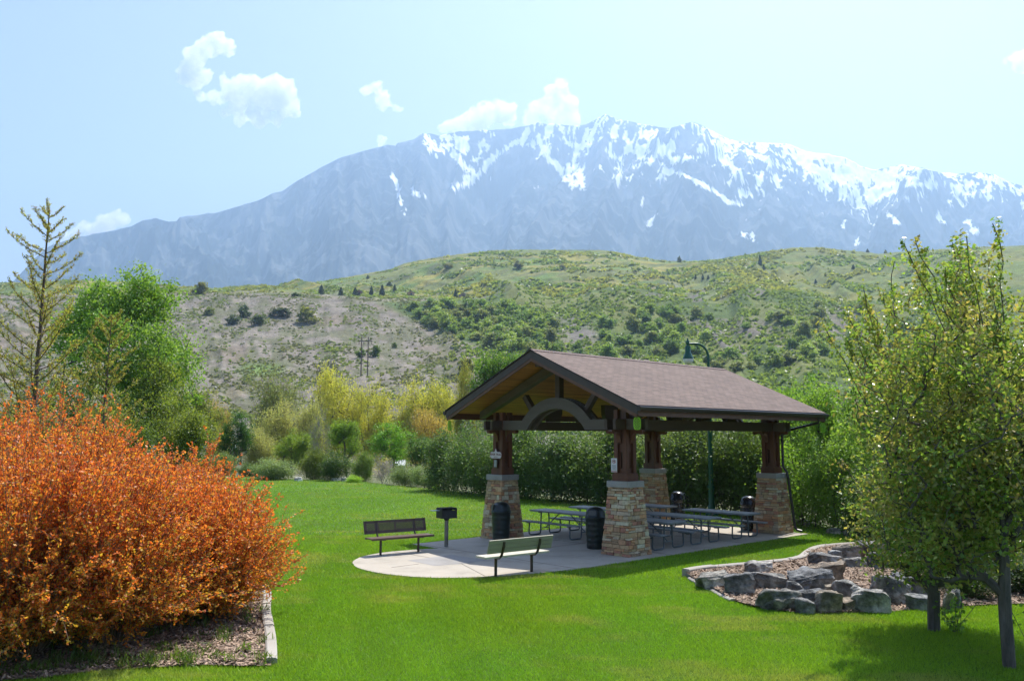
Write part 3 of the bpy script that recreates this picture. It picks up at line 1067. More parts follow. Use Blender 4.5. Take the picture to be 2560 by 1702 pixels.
# --- beams
BZ, BH = 3.405, .285
for sy_ in (-1, 1):
    for off in (-.145, .145):
        mb = MB()
        mb.box((0, sy_ * SY + off, BZ - .004), (2 * SX + 1.24, .10, BH - .008))
        mb.build("eave_beam", WOODH, pav, bevel=.006)
    for ax_ in (-1.55, -.1, 1.35):
        mb = MB()
        mb.prism([(-.24, 0), (.24, 0), (.36, .28), (.36, .62), (-.36, .62), (-.36, .28)], (ax_, sy_ * SY - .09, BZ + BH / 2), (1, 0, 0), (0, 0, 1), (0, .18, 0))
        mb.build("beam_block", WOODH, pav)
for sx_ in (-1, 1):
    g = []
    for off in (-.145, .145):
        # beam with an arch rising from its middle, one piece like the laminated original
        zc_, ri, ro = 2.48, 1.39, 1.71
        z0, z1 = BZ - BH / 2, BZ + BH / 2
        xo, xi = math.sqrt(ro ** 2 - (z1 - zc_) ** 2), math.sqrt(ri ** 2 - (z0 - zc_) ** 2)
        for s in (-1, 1):
            mb = MB()
            x_end = SY + .62
            mb.prism([(s * xi, z0), (s * x_end, z0), (s * x_end, z1), (s * xo, z1)], (sx_ * SX + off - .055, 0, 0), (0, 1, 0), (0, 0, 1), (.11, 0, 0))
            mb.build("gable_beam", BEAMG, pav)
        mb = MB()
        a0, a1 = math.atan2(z0 - zc_, xi), math.atan2(z1 - zc_, xo)
        N = 28
        inn = [(ri * math.cos(t), zc_ + ri * math.sin(t)) for t in np.linspace(a0, math.pi - a0, N)]
        out = [(ro * math.cos(t), zc_ + ro * math.sin(t)) for t in np.linspace(a1, math.pi - a1, N)]
        vs, fs = [], []
        for (p, q) in zip(inn, out):
            for xx in (-.058, .058):
                vs += [(sx_ * SX + off + xx, p[0], p[1]), (sx_ * SX + off + xx, q[0], q[1])]
        for i in range(N - 1):
            k = i * 4
            fs += [(k, k + 1, k + 5, k + 4), (k + 2, k + 6, k + 7, k + 3), (k + 1, k + 3, k + 7, k + 5), (k, k + 4, k + 6, k + 2)]
        mb.add(vs, fs)
        mb.build("truss_arch", BEAMG, pav)
    # rafters and struts of the truss
    for s in (-1, 1):
        mb = MB()
        bo = SY + .95
        zu = lambda bv: zt(bv) - .20
        mb.prism([(0, zu(0)), (s * bo, zu(bo)), (s * bo, zu(bo) - .22), (0, zu(0) - .27)], (sx_ * SX - .11, 0, 0), (0, 1, 0), (0, 0, 1), (.22, 0, 0))
        mb.build("truss_rafter", BEAMG, pav)
        mb = MB()
        t = R(52)
        mb.bar((sx_ * SX, s * ro * .985 * math.cos(t), zc_ + ro * .985 * math.sin(t)), (sx_ * SX, s * (ro + .56) * math.cos(t), zc_ + (ro + .56) * math.sin(t)), .15, .17, up=(1, 0, 0))
        mb.build("truss_strut", WOODH, pav)
    mb = MB()
    mb.box((sx_ * SX, 0, (zc_ + ro + zu(0) - .24) / 2 + .0), (.19, .17, zu(0) - .24 - zc_ - ro + .1))
    mb.build("king_post", WOODH, pav)
# longitudinal purlins and ridge beam
for bv in (0.0,):
    mb = MB()
    mb.box((0, bv, zt(bv) - (.37 if bv == 0 else .30)), (2 * AX - .5, .14, .20))
    mb.build("roof_purlin", WOODH, pav)

# --- roof: shingled slopes with uv in metres, board ceiling, fascia, gutters
TK = .035


def slope(s):
    n = 2
    me = bpy.data.meshes.new("roof_slope")
    bm = bmesh.new()
    uvl = bm.loops.layers.uv.new("UVMap")
    L = math.hypot(HB, ZR - ZE)
    top = [(-AX - .03, 0, ZR), (AX + .03, 0, ZR), (AX + .03, s * (HB + .02), ZE), (-AX - .03, s * (HB + .02), ZE)]
    uv = [(0, L), (2 * AX, L), (2 * AX, 0), (0, 0)]
    tv = [bm.verts.new(p) for p in top]
    bv = [bm.verts.new((p[0], p[1], p[2] - TK)) for p in top]
    f = bm.faces.new(tv)
    for l, q in zip(f.loops, uv): l[uvl].uv = q
    bm.faces.new(bv[::-1])
    for i in range(4):
        bm.faces.new((tv[i], bv[i], bv[(i + 1) % 4], tv[(i + 1) % 4]))
    bmesh.ops.recalc_face_normals(bm, faces=bm.faces)
    bm.to_mesh(me)
    bm.free()
    return link("roof_slope", me, SHINGLE, pav)


for s in (-1, 1):
    slope(s)
    mb = MB()
    mb.prism([(0, ZR - TK - .004), (s * (HB - .03), zt(HB - .03) - TK - .004), (s * (HB - .03), zt(HB - .03) - .11), (0, ZR - .11)], (-AX + .05, 0, 0), (0, 1, 0), (0, 0, 1), (2 * AX - .1, 0, 0))
    mb.build("board_ceiling", BOARDS, pav)
    for g in (-1, 1):
        mb = MB()
        mb.prism([(0, ZR - TK - .003), (s * (HB - .0), ZE - TK - .003), (s * HB, ZE - .235), (0, ZR - .245)], (g * AX, 0, 0), (0, 1, 0), (0, 0, 1), (-g * .045, 0, 0))
        f = mb.build("gable_fascia", FASC, pav)
        mb = MB()
        mb.prism([(0, ZR - .248), (s * (HB - .03), ZE - .225), (s * (HB - .03), ZE - .315), (0, ZR - .335)], (g * (AX - .012), 0, 0), (0, 1, 0), (0, 0, 1), (-g * .04, 0, 0))
        mb.build("gable_trim", FASR, pav)
    mb = MB()
    mb.box((0, s * (HB - .022), ZE - .165), (2 * AX - .1, .04, .22))
    mb.build("eave_fascia", FASR, pav)
    mb = MB()
    gp = [(0, 0), (.105, 0), (.12, -.02), (.115, -.06), (.085, -.115), (0, -.115)]
    mb.prism([(s * x, z) for x, z in gp], (-AX - .02, s * HB, ZE - .03), (0, 1, 0), (0, 0, 1), (2 * AX + .04, 0, 0))
    mb.build("gutter", GUTM, pav)
# ridge cap shingles
mb = MB()
for i in range(int(2 * AX / .145)):
    x0 = -AX - .02 + i * .145
    for s in (-1, 1):
        mb.hexa([(x0, 0, ZR + .004), (x0 + .20, 0, ZR + .014), (x0 + .20, s * .13, ZR + .014 - SL * .13), (x0, s * .13, ZR + .004 - SL * .13),
                 (x0, 0, ZR + .014), (x0 + .20, 0, ZR + .024), (x0 + .20, s * .13, ZR + .024 - SL * .13), (x0, s * .13, ZR + .014 - SL * .13)])
mb.build("ridge_cap", simple("ridge_shingle", (.15, .105, .095), .9, var=.3, scale=8), pav)
# downspout at the right rear pier
mb = MB()
dx, dy = SX + .42, -SY - .20
mb.tube([(AX - .55, -HB - .05, ZE - .10), (AX - .55, -HB - .03, ZE - .32), (SX + .60, -SY - .32, 3.30), (SX + .27, -SY - .27, 3.14), (SX + .27, -SY - .27, 2.12), (SX + .28, -SY - .40, 1.94), (SX + .29, -SY - .43, 1.75), (SX + .37, -SY - .57, .2), (SX + .39, -SY - .62, .10), (SX + .45, -SY - .76, .06)], .043, 8)
mb.build("downspout", GUTM, pav, smooth=True)

# ================================================================== things hung on the pavilion
def on_pav(a, b, z):
    q = PL(a, b)
    return (q[0], q[1], z)


SIGNW = simple("faded_white_sign_face", (.60, .55, .54), .5, var=.06, scale=9)
SIGNR = simple("maroon_sign_paint", (.17, .045, .045), .5, var=.1)
DARKP = simple("dark_print", (.05, .05, .055), .6, var=.1)
REDP = simple("red_print", (.40, .045, .04), .5, var=.1)


def text(s, size, mat, parent, loc, rot=(math.pi / 2, 0, 0), name="lettering", bold=.0, space=1.0):
    c = bpy.data.curves.new(name, 'FONT')
    c.body = s
    c.size = size
    c.align_x, c.align_y = 'CENTER', 'CENTER'
    c.extrude = .0015
    c.offset = bold
    c.space_character = space
    o = bpy.data.objects.new(name, c)
    me = bpy.data.meshes.new_from_object(o)
    bpy.data.objects.remove(o)
    o = link(name, me, mat, parent)
    o.location = loc
    o.rotation_euler = rot
    return o


def hang(a, b, z, face, name, label, cat, group=None):
    """an Empty on the pavilion whose local -Y looks along world direction `face` degrees"""
    return empty(name, on_pav(a, b, z), face, label, cat, group)


# the board on the front-left column: its face looks at the path, roughly along pavilion -a
FA = TH - math.pi / 2          # local -Y == pavilion -a
sg = hang(-SX - .27, SY + .02, 2.50, FA, "name_sign", "small white sign with maroon edge reading RIVER TRAIL on the left front post", "sign")


def sign_outline(w, h, e):
    pts = []
    for sx_, sy_ in ((1, -1), (1, 1), (-1, 1), (-1, -1)):
        cx, cy = sx_ * w / 2, sy_ * h / 2
        k = .055
        q = [(cx, cy - sy_ * k), (cx - sx_ * k * .45, cy - sy_ * k * .45), (cx - sx_ * k, cy)]
        pts += q if sx_ * sy_ < 0 and sx_ > 0 or sx_ * sy_ < 0 else q
        if sx_ * sy_ > 0: pts[-3:] = q
        if (sx_, sy_) in ((1, -1), (-1, 1)): pts[-3:] = q[::-1]
        if (sx_, sy_) == (1, 1): pts += [(.055, h / 2), (0, h / 2 + .105), (-.055, h / 2)]
    return [(x * (1 + e / w * 2), y * (1 + e / h * 2)) for x, y in pts]


mb = MB()
mb.prism(sign_outline(.50, .19, .012), (0, 0, 0), (1, 0, 0), (0, 0, 1), (0, .02, 0))
mb.build("sign_board", SIGNR, sg)
mb = MB()
mb.prism(sign_outline(.50, .19, .0), (0, -.004, 0), (1, 0, 0), (0, 0, 1), (0, .004, 0))
mb.build("sign_face", SIGNW, sg)
text("RIVER TRAIL", .088, SIGNR, sg, (0, -.0055, .018), bold=.0022, space=1.02)
text("PAVILION", .034, SIGNR, sg, (0, -.0055, -.055), bold=.0006, space=1.2)
nt_ = hang(-SX - .245, SY + .06, 2.235, FA, "notice_card", "small framed notice with grey picture below the RIVER TRAIL sign", "notice")
mb = MB()
mb.box((0, .006, 0), (.15, .012, .26))
mb.build("frame", simple("olive_frame", (.10, .085, .03), .6), nt_)
mb = MB()
mb.box((0, -.003, .01), (.11, .006, .21))
mb.build("card", simple("grey_card", (.30, .31, .31), .5, var=.3, scale=14), nt_)
ns = hang(-SX - .225, -SY + .20, 2.32, FA, "rules_sign", "white upright rules sign with red corner and ring symbol on the front right post", "sign")
mb = MB()
mb.box((0, .003, 0), (.20, .006, .37))
mb.build("sign_plate", simple("white_sign_plate", (.66, .66, .66), .4, var=.04), ns, bevel=.002)
mb = MB()
for i in range(24):
    t0, t1 = i / 24 * 2 * math.pi, (i + 1) / 24 * 2 * math.pi
    mb.bar((.052 * math.cos(t0), -.002, .10 + .052 * math.sin(t0)), (.052 * math.cos(t1), -.002, .10 + .052 * math.sin(t1)), .011, .004, up=(0, 1, 0))
mb.build("ring_symbol", REDP, ns)
mb = MB()
mb.bar((-.036, -.003, .136), (.036, -.003, .064), .011, .004, up=(0, 1, 0))
mb.build("slash_mark", REDP, ns)
mb = MB()
mb.box((0, -.0032, -.165), (.18, .002, .018))
mb.build("red_stripe", REDP, ns)
mb = MB()
mb.box((0, -.0012, .10), (.05, .002, .028))
mb.box((.012, -.0012, .122), (.018, .002, .03))
for k, w in enumerate((.15, .12, .145, .10, .13)):
    mb.box((0, -.0012, -.005 - k * .028), (w, .0016, .010))
mb.build("print_lines", DARKP, ns)


# lime oval lattice ornaments hanging at three eave corners
def lantern(a, b, z, rz, label):
    e = empty("hanging_lattice_ornament", on_pav(a, b, z), rz, label, "ornament", "lime oval ornaments hung at the eave corners")
    mb = MB()
    hw, hh = .085, .15
    ol = []
    for i in range(40):
        t = i / 40 * 2 * math.pi
        c, s = math.cos(t), math.sin(t)
        ol.append((hw * math.copysign(abs(c) ** .6, c), hh * math.copysign(abs(s) ** .6, s)))
    for i in range(40):
        p, q = ol[i], ol[(i + 1) % 40]
        mb.bar((p[0], 0, p[1]), (q[0], 0, q[1]), .016, .026, up=(0, 1, 0))
    mb.build("ring", LIME, e)
    mb = MB()
    for k in range(-4, 5):
        for sgn in (-1, 1):
            pts = []
            for tt_ in np.linspace(-.2, .2, 60):
                x, zz = k * .042 + sgn * tt_ * .62, tt_
                if (abs(x) / hw) ** 3.3 + (abs(zz) / hh) ** 3.3 < 1: pts.append((x, zz))
            if len(pts) > 2: mb.bar((pts[0][0], 0, pts[0][1]), (pts[-1][0], 0, pts[-1][1]), .010, .006, up=(0, 1, 0))
    mb.build("lattice", LIME, e)
    mb = MB()
    mb.tube([(0, 0, hh), (0, 0, hh + .13)], .004, 5)
    mb.build("hanger", GUTM, e)


LIME = simple("lime_plastic", (.26, .55, .02), .4, var=.1)
lantern(-AX + .06, -HB + .05, 3.405, R(12), "lime green oval lattice ornament under the eave above the rules sign")
lantern(AX - .1, -HB + .05, 3.385, R(12), "lime green oval lattice ornament at the far right eave end against trees")
lantern(-AX + .06, HB - .12, 3.39, R(65), "lime green oval lattice ornament seen almost edge on at the left eave")

# ================================================================== PARK FURNITURE
TOPM = simple("grey_blue_table_planks", (.24, .26, .28), .5, var=.18, scale=5, stretch=(.3, 6, 6))
STEEL = simple("galvanised_tube", (.13, .15, .165), .45, metal=.35, var=.15)
BROWNM = simple("brown_coated_steel", (.095, .055, .045), .45, var=.2, scale=9)
BROWND = simple("dark_brown_tube", (.045, .030, .026), .4, var=.2)
CREAM = simple("cream_recycled_planks", (.55, .51, .42), .55, var=.08, scale=4, stretch=(.3, 5, 5))
CANM = simple("black_green_plastic", (.012, .020, .020), .35, var=.3, scale=7)
CANB = simple("black_plastic", (.012, .013, .017), .25, var=.3, scale=7)
GRILLM = simple("black_grill_steel", (.022, .022, .024), .55, var=.3, scale=12)
POSTG = simple("weathered_post_steel", (.20, .19, .175), .5, metal=.3, var=.25)


def make_table():
    e = empty("picnic_table")
    L, W = 2.40, .74
    mb = MB()
    for k in range(3):
        mb.box((0, (k - 1) * .249, .735), (L, .242, .04))
    mb.box((0, 0, .712), (L - .02, W - .02, .016))
    mb.build("tabletop", TOPM, e, bevel=.004)
    for s in (-1, 1):
        mb = MB()
        mb.box((0, s * .66, .43), (L, .25, .042))
        mb.build("seat", TOPM, e, bevel=.005)
    for x in (-.86, .86):
        for s in (-1, 1):
            mb = MB()
            pts = [(x, s * .17, .70), (x, s * .20, .12), (x, s * .215, .05), (x, s * .26, .024), (x, s * .62, .024), (x, s * .70, .05), (x, s * .72, .12), (x, s * .70, .41)]
            mb.tube(pts, .023, 8)
            mb.build("leg", STEEL, e, smooth=True)
        mb = MB()
        mb.box((x, 0, .69), (.06, .56, .035))
        mb.build("cross_plate", STEEL, e)
        for s in (-1, 1):
            mb = MB()
            mb.box((x, s * .66, .398), (.10, .24, .022))
            mb.build("seat_bracket", STEEL, e)
        mb = MB()
        mb.tube([(math.copysign(.04, x), 0, .695), (x * .30, 0, .66), (x * .97, 0, .20)], .017, 6)
        mb.tube([(x, -.20, .20), (x, .20, .20)], .015, 6)
        mb.build("brace", STEEL, e, smooth=True)
    return e


tb = make_table()
TBL = [(-2.05, 1.42, "picnic table beside the left front pier and its dark trash can"),
       (-2.10, -1.66, "picnic table half hidden behind the nearest stone pier"),
       (-.20, 1.42, "picnic table in the far middle, behind the front trash cans"),
       (-.30, -1.66, "picnic table standing clear in the middle, right of the nearest pier"),
       (2.05, 1.55, "picnic table at the back beside the rear stone pier"),
       (1.78, -1.72, "picnic table at the right end, partly in sun by the right pier")]
for i, (a_, b_, lab) in enumerate(TBL):
    t_ = tb if i == 0 else copy_tree(tb)
    t_.location = on_pav(a_, b_, 0)
    t_.rotation_euler = (0, 0, TH + math.pi / 2)
    tag(t_, "grey steel framed " + lab, "picnic table", "picnic tables under the shelter")


def make_can(mat):
    e = empty("trash_can")
    mb = MB()
    pr = [(.235, 0), (.245, .01)]
    for k in range(5):
        z = .06 + k * .145
        r = .25 + k * .006
        pr += [(r, z), (r + .005, z + .02), (r + .005, z + .05), (r, z + .07)]
    pr += [(.285, .80), (.295, .81), (.295, .84), (.27, .845)]
    mb.lathe(pr, 28)
    mb.build("drum", mat, e, smooth=True)
    mb = MB()
    pr = [(.295, .846), (.30, .86), (.288, .885), (.275, .93), (.26, 1.0), (.225, 1.06), (.17, 1.105), (.10, 1.128), (.03, 1.135)]
    mb.lathe(pr, 28)
    d = mb.build("dome_lid", mat, e, smooth=True)
    mb = MB()
    m = Matrix.Rotation(R(-12), 3, 'X')
    mb.box((0, -.245, .985), (.27, .05, .17), M=m)
    fr = mb.build("opening_frame", mat, d, bevel=.01)
    mb = MB()
    mb.box((0, -.272, .982), (.215, .012, .125), M=m)
    mb.build("flap", simple("dusty_flap", (.075, .08, .075), .5, var=.2), d)
    return e


can = make_can(CANM)
canb = make_can(CANB)
for src, a_, b_, rz_, lab in ((can, -4.30, 1.92, TH - 2.1, "dark green domed trash can in front of the left pier"),
                              (None, -3.52, -1.10, TH - 1.2, "dark green domed trash can beside the nearest pier"),
                              (canb, 3.75, 1.30, TH + .9, "glossy black domed trash can by the rear pier"),
                              (0, 3.66, -1.62, TH + .9, "glossy black domed trash can behind the right end table")):
    c_ = src if src not in (None, 0) else copy_tree(can if src is None else canb)
    c_.location = on_pav(a_, b_, 0)
    c_.rotation_euler = (0, 0, rz_)
    tag(c_, lab, "trash can", "domed trash cans at the shelter")

# --- brown perforated bench (faces the patio)
def place_bench(e, x, y, rz): e.location, e.rotation_euler = (x, y, 0), (0, 0, rz)


def holes_panel(mb, x0, x1, z0, z1, step, bar, th):
    """diamond lattice of bars in the local x-z plane"""
    w, h = x1 - x0, z1 - z0
    k = -h
    while k < w:
        for s in (0, 1):
            p = []
            a0, a1 = max(k, 0), min(k + h, w)
            if a1 - a0 > .01:
                q0, q1 = (a0, a0 - k), (a1, a1 - k)
                if s: q0, q1 = (w - q0[0], q0[1]), (w - q1[0], q1[1])
                mb.bar((x0 + q0[0], 0, z0 + q0[1]), (x0 + q1[0], 0, z0 + q1[1]), bar, th, up=(0, 1, 0))
        k += step


bl = tag(empty("park_bench"), "brown steel bench with pierced backrest at the grassy edge of the patio", "bench")
mb = MB()
mb.box((0, 0, .44), (1.86, .38, .028))
mb.box((0, -.185, .428), (1.86, .014, .05))
mb.box((0, .185, .428), (1.86, .014, .05))
mb.build("seat", BROWNM, bl, bevel=.004)
Mb = Matrix.Rotation(R(-14), 3, 'X')
bk = MB()
zc = [(-.93, -.80), (-.56, -.50), (-.02, .02), (.50, .56), (.80, .93)]
H2 = .155
for x0, x1 in ((-.90, -.83), (-.62, -.50), (-.03, .03), (.52, .62), (.83, .90)):
    bk.box(((x0 + x1) / 2, 0, 0), (x1 - x0, .012, .31))
bk.box((0, 0, .128), (1.80, .012, .055))
bk.box((0, 0, -.118), (1.80, .012, .075))
for x0, x1 in ((-.83, -.62), (-.50, -.03), (.03, .52), (.62, .83)):
    holes_panel(bk, x0, x1, -.08, .10, .048, .019, .010)
for z in (-.16, .16): bk.box((0, 0, z), (1.83, .04, .016))
for x in (-.91, .91): bk.box((x, 0, 0), (.016, .04, .32))
bk.v = [tuple(Mb @ Vector(v) + Vector((0, .29, .69))) for v in bk.v]
bk.build("backrest", BROWNM, bl)
for x in (-.56, .56):
    mb = MB()
    mb.tube([(x, .02, 0), (x, .02, .42)], .032, 10)
    mb.build("leg", BROWND, bl, smooth=True)
    mb = MB()
    mb.tube([(x, .02, .42), (x, .17, .42), (x, .235, .50), (x, .33, .80)], .024, 8)
    mb.box((x, -.03, .405), (.10, .30, .03))
    mb.build("back_support", BROWND, bl, smooth=True)
place_bench(bl, -2.93, 22.76, R(35.6))

br_ = tag(empty("park_bench"), "cream plank bench on bent brown tubes with its back to the camera", "bench")
mb = MB()
for y in (-.13, 0.0, .13):
    mb.box((0, y, .44), (1.85, .122, .04))
mb.build("seat", CREAM, br_, bevel=.004)
bk = MB()
for z in (-.105, 0, .105):
    bk.box((0, 0, z), (1.85, .035, .098))
Mb = Matrix.Rotation(R(-16), 3, 'X')
bk.v = [tuple(Mb @ Vector(v) + Vector((0, .27, .68))) for v in bk.v]
bk.build("backrest", simple("shade_toned_planks", (.30, .285, .22), .6, var=.12, scale=4, stretch=(.3, 5, 5)), br_, bevel=.004)  # cream bench's shaded back: the shade is darkened into the plank colour
for x in (-.52, .52):
    mb = MB()
    mb.tube([(x, .02, 0), (x, .02, .40)], .034, 10)
    mb.build("leg", BROWND, br_, smooth=True)
    mb = MB()
    mb.tube([(x, -.10, .405), (x, .04, .395), (x, .15, .41), (x, .225, .47), (x, .275, .58), (x, .315, .68), (x, .325, .78)], .030, 10)
    mb.build("back_support", BROWND, br_, smooth=True)
place_bench(br_, .05, 19.55, R(38.8) + math.pi)

# --- pedestal grill
gr = tag(empty("pedestal_grill", (-1.82, 24.15, 0), R(32)), "black charcoal grill on a grey steel post beside the patio", "grill")
mb = MB()
mb.tube([(0, 0, 0), (0, 0, .80)], .055, 12)
mb.build("post", POSTG, gr, smooth=True)
mb = MB()
t = .012
w, d, h, z0 = .46, .36, .27, .80
mb.box((0, 0, z0), (w, d, t))
mb.box((0, d / 2, z0 + h / 2), (w, t, h))
mb.box((0, -d / 2, z0 + h * .40), (w, t, h * .78))
mb.box((-w / 2, 0, z0 + h / 2), (t, d, h))
for zz in (.12, .88): mb.box((w / 2, 0, z0 + h * zz), (t, d, h * .24))
for yy in (-.42, .36): mb.box((w / 2, d * yy, z0 + h / 2), (t, d * .18, h))
mb.tube([(0, 0, z0 - .07), (0, 0, z0)], [.06, .10], 10)
mb.build("firebox", GRILLM, gr)
mb = MB()
for k in range(9): mb.box((0, -d / 2 + .03 + k * (d - .06) / 8, z0 + h + .006), (w - .02, .012, .012))
mb.box((-w / 2 + .01, 0, z0 + h + .006), (.014, d - .04, .014))
mb.box((w / 2 - .01, 0, z0 + h + .006), (.014, d - .04, .014))
mb.build("cooking_grate", GRILLM, gr)
mb = MB()
mb.box((-w / 2 - .12, .04, z0 + h - .06), (.24, .20, .014))
mb.build("side_shelf", simple("grey_blue_steel", (.30, .35, .42), .4, metal=.3), gr)

# --- green street lamp
LG = simple("green_lamp_paint", (.004, .075, .045), .35, var=.12)
lp = tag(empty("street_lamp", (7.95, 34.1, -.03), R(0)), "tall green gooseneck lamp with bell shade behind the shelter", "street lamp")
lh = 5.75
mb = MB()
mb.lathe([(.26, 0), (.26, .06), (.20, .10), (.17, .22), (.13, .40), (.115, .46), (.115, 1.05), (.135, 1.07), (.135, 1.15), (.095, 1.18), (.075, lh)], 20)
mb.build("pole", LG, lp, smooth=True)
mb = MB()
arc = [(0, 0, lh - .02)] + [(-.50 + .50 * math.cos(t), 0, lh + .55 + 0.55 * math.sin(t)) for t in np.linspace(0, R(96), 14)] + [(-.78, 0, lh + 1.09)]
mb.tube(arc, .048, 10)
mb.build("gooseneck_arm", LG, lp, smooth=True)
mb = MB()
c0 = (-.82, 0, lh + 1.0)
mb.lathe([(.02, .33), (.035, .29), (.03, .25), (.06, .22), (.075, .17), (.07, .09), (.05, .05), (.10, .0), (.115, -.05), (.115, -.25), (.14, -.31), (.19, -.42), (.215, -.49), (.215, -.52), (.18, -.52)][::-1], 20, c0)
mb.build("bell_shade", LG, lp, smooth=True)
mb = MB()
mb.lathe([(.20, -.522), (.205, -.56), (.18, -.64), (.12, -.71), (.04, -.735)][::-1], 20, c0)
mb.build("frosted_globe", simple("frosted_glass", (.72, .72, .68), .3, var=.03), lp, smooth=True)

# ================================================================== BOULDERS
def boulder_mat():
    m, nt, b = newmat("limestone_boulder")
    n = noise_node(nt, 1.8, 9, .68)
    n2 = noise_node(nt, 9, 8, .72)
    r = ramp(nt, n.outputs[0], [(.36, (.055, .056, .056)), (.47, (.19, .188, .182)), (.56, (.40, .385, .36)), (.67, (.74, .69, .62))])
    r2 = ramp(nt, n2.outputs[0], [(.3, (.55,) * 3), (.7, (1.3,) * 3)])
    oi = nt.nodes.new("ShaderNodeObjectInfo")
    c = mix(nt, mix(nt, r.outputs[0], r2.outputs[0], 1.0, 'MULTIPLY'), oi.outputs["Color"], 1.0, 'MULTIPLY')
    nt.links.new(c, b.inputs["Base Color"])
    b.inputs["Roughness"].default_value = .85
    bump(nt, b, n2.outputs[0], 1.0, .09)
    return m


ROCK = boulder_mat()


def boulder(name, seed, dims, loc, rz, tilt, label, color, chunk=.58, cat="boulder", group="boulders in the mulch bed"):
    rng = random.Random(seed)
    bm = bmesh.new()
    for sx_ in (-1, 1):
        for sy_ in (-1, 1):
            for sz_ in (-1, 1):
                for k in range(2):
                    bm.verts.new(((sx_ * (1 - rng.uniform(0, chunk))) * .5, (sy_ * (1 - rng.uniform(0, chunk))) * .5, (sz_ * (1 - rng.uniform(0, chunk * .7))) * .5))
    for k in range(5):
        v = Vector((rng.gauss(0, 1), rng.gauss(0, 1), rng.gauss(0, .7))).normalized() * .56
        bm.verts.new(v)
    r = bmesh.ops.convex_hull(bm, input=bm.verts)
    bmesh.ops.delete(bm, geom=[g for g in r["geom_interior"] if isinstance(g, bmesh.types.BMVert)], context='VERTS')
    bmesh.ops.dissolve_limit(bm, angle_limit=R(12), verts=bm.verts, edges=bm.edges)
    bmesh.ops.bevel(bm, geom=list(bm.edges), offset=.012, segments=1, affect='EDGES', clamp_overlap=True)
    bmesh.ops.triangulate(bm, faces=bm.faces)
    for it in range(4):
        bmesh.ops.subdivide_edges(bm, edges=[e for e in bm.edges if e.calc_length() > .055], cuts=1, use_grid_fill=True)
        bmesh.ops.triangulate(bm, faces=[f for f in bm.faces if len(f.verts) > 3])
    co = np.array([v.co for v in bm.verts])
    bm.normal_update()
    no = np.array([v.normal for v in bm.verts])
    sc3 = np.array(dims)
    wc = co * sc3
    o = seed * 3.7
    d = (fbm(wc[:, 0] * 2.6 + o, wc[:, 1] * 2.6 + wc[:, 2] * 3.1, 4, seed) - .5) * .24 + (ridged(wc[:, 0] * 4 + o, wc[:, 2] * 7 + wc[:, 1] * 4, 4, seed + 9) - .5) * .13
    for v, q, dd_ in zip(bm.verts, no, d): v.co += Vector(q) * dd_
    me = bpy.data.meshes.new(name)
    bmesh.ops.recalc_face_normals(bm, faces=bm.faces)
    bm.to_mesh(me)
    bm.free()
    me.transform(Matrix.Rotation(tilt, 4, 'Y') @ Matrix.Diagonal((*dims, 1)))
    me.transform(Matrix.Translation((0, 0, dims[2] * .42)))
    o = link(name, me, ROCK, None, loc)
    o.rotation_euler = (0, 0, rz)
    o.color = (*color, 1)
    return tag(o, label, cat, group)


def z5(x, y): return 1700 + x * .36456, 1300 + y * .36456


ROCKS = [  # x0, x1, top, base (in a 2359-wide crop), colour, label
    (135, 335, 372, 462, (1.25, 1.2, 1.1), "flat pale grey boulder at the left tip of the mulch bed", .08),
    (322, 518, 385, 505, (.80, .82, .85), "blocky dark fronted boulder second from the left tip", .0),
    (470, 660, 330, 372, (1.5, 1.45, 1.4), "flat whitish slab boulder lying just below the kerb", .05),
    (480, 742, 378, 470, (1.0, .98, .95), "boulder with a whitish left face under the flat slab", .0),
    (575, 850, 485, 598, (.95, .93, .88), "low rough boulder in front, spreading onto the mulch", .1),
    (820, 942, 570, 622, (.85, .87, .9), "small grey boulder at the front edge of the mulch next to the lawn", .0),
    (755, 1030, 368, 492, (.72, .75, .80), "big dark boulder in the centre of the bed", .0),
    (900, 1152, 318, 432, (1.05, .85, .66), "boulder with a rusty orange top behind the big dark one", .0),
    (950, 1105, 492, 615, (1.05, .92, .74), "angular brown boulder leaning in the middle front", .25),
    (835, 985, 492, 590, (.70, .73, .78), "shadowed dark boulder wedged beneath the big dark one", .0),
    (1015, 1102, 450, 512, (1.25, 1.1, .88), "small tan boulder wedged in the centre of the heap", .1),
    (1070, 1218, 430, 540, (.95, .95, .93), "grey boulder left of the white faced block", .05),
    (1110, 1238, 542, 610, (1.2, 1.0, .78), "small tan boulder at the front beside the white faced block", .1),
    (1208, 1438, 470, 614, (1.35, 1.33, 1.3), "squarish boulder with a white front face", .0),
    (1345, 1582, 415, 556, (1.0, 1.0, .98), "dark boulder with pale top right of the white faced block", .12),
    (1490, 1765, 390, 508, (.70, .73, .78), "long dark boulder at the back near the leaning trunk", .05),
    (1575, 1765, 508, 602, (.85, .88, .9), "low grey boulder just left of the leaning trunk", .0),
    (1082, 1262, 205, 284, (1.0, .85, .72), "brown topped boulder high in the bed under the leaves", .08),
    (1030, 1110, 238, 288, (1.35, 1.42, 1.5), "bluish white tilted boulder under the kerb", .3),
    (1140, 1282, 280, 342, (1.1, 1.08, 1.05), "pale low boulder below the brown topped one", .05),
    (925, 1105, 286, 322, (1.05, 1.05, 1.05), "flat grey boulder half buried near the kerb bend", .0),
    (1818, 1882, 492, 602, (1.2, 1.05, .85), "tan boulder just right of the leaning trunk", .1),
    (1872, 1935, 486, 590, (.8, .82, .85), "dark upright boulder at the right end of the heap", .0),
    (745, 852, 440, 540, (.9, .9, .9), "leaning slab boulder between the front blocks", .5),
    (1262, 1442, 172, 240, (.85, .86, .9), "dark boulder high on the right under hanging leaves", .0),
    (1330, 1480, 255, 345, (.75, .78, .8), "shaded boulder below the topmost right boulder", .0),
]
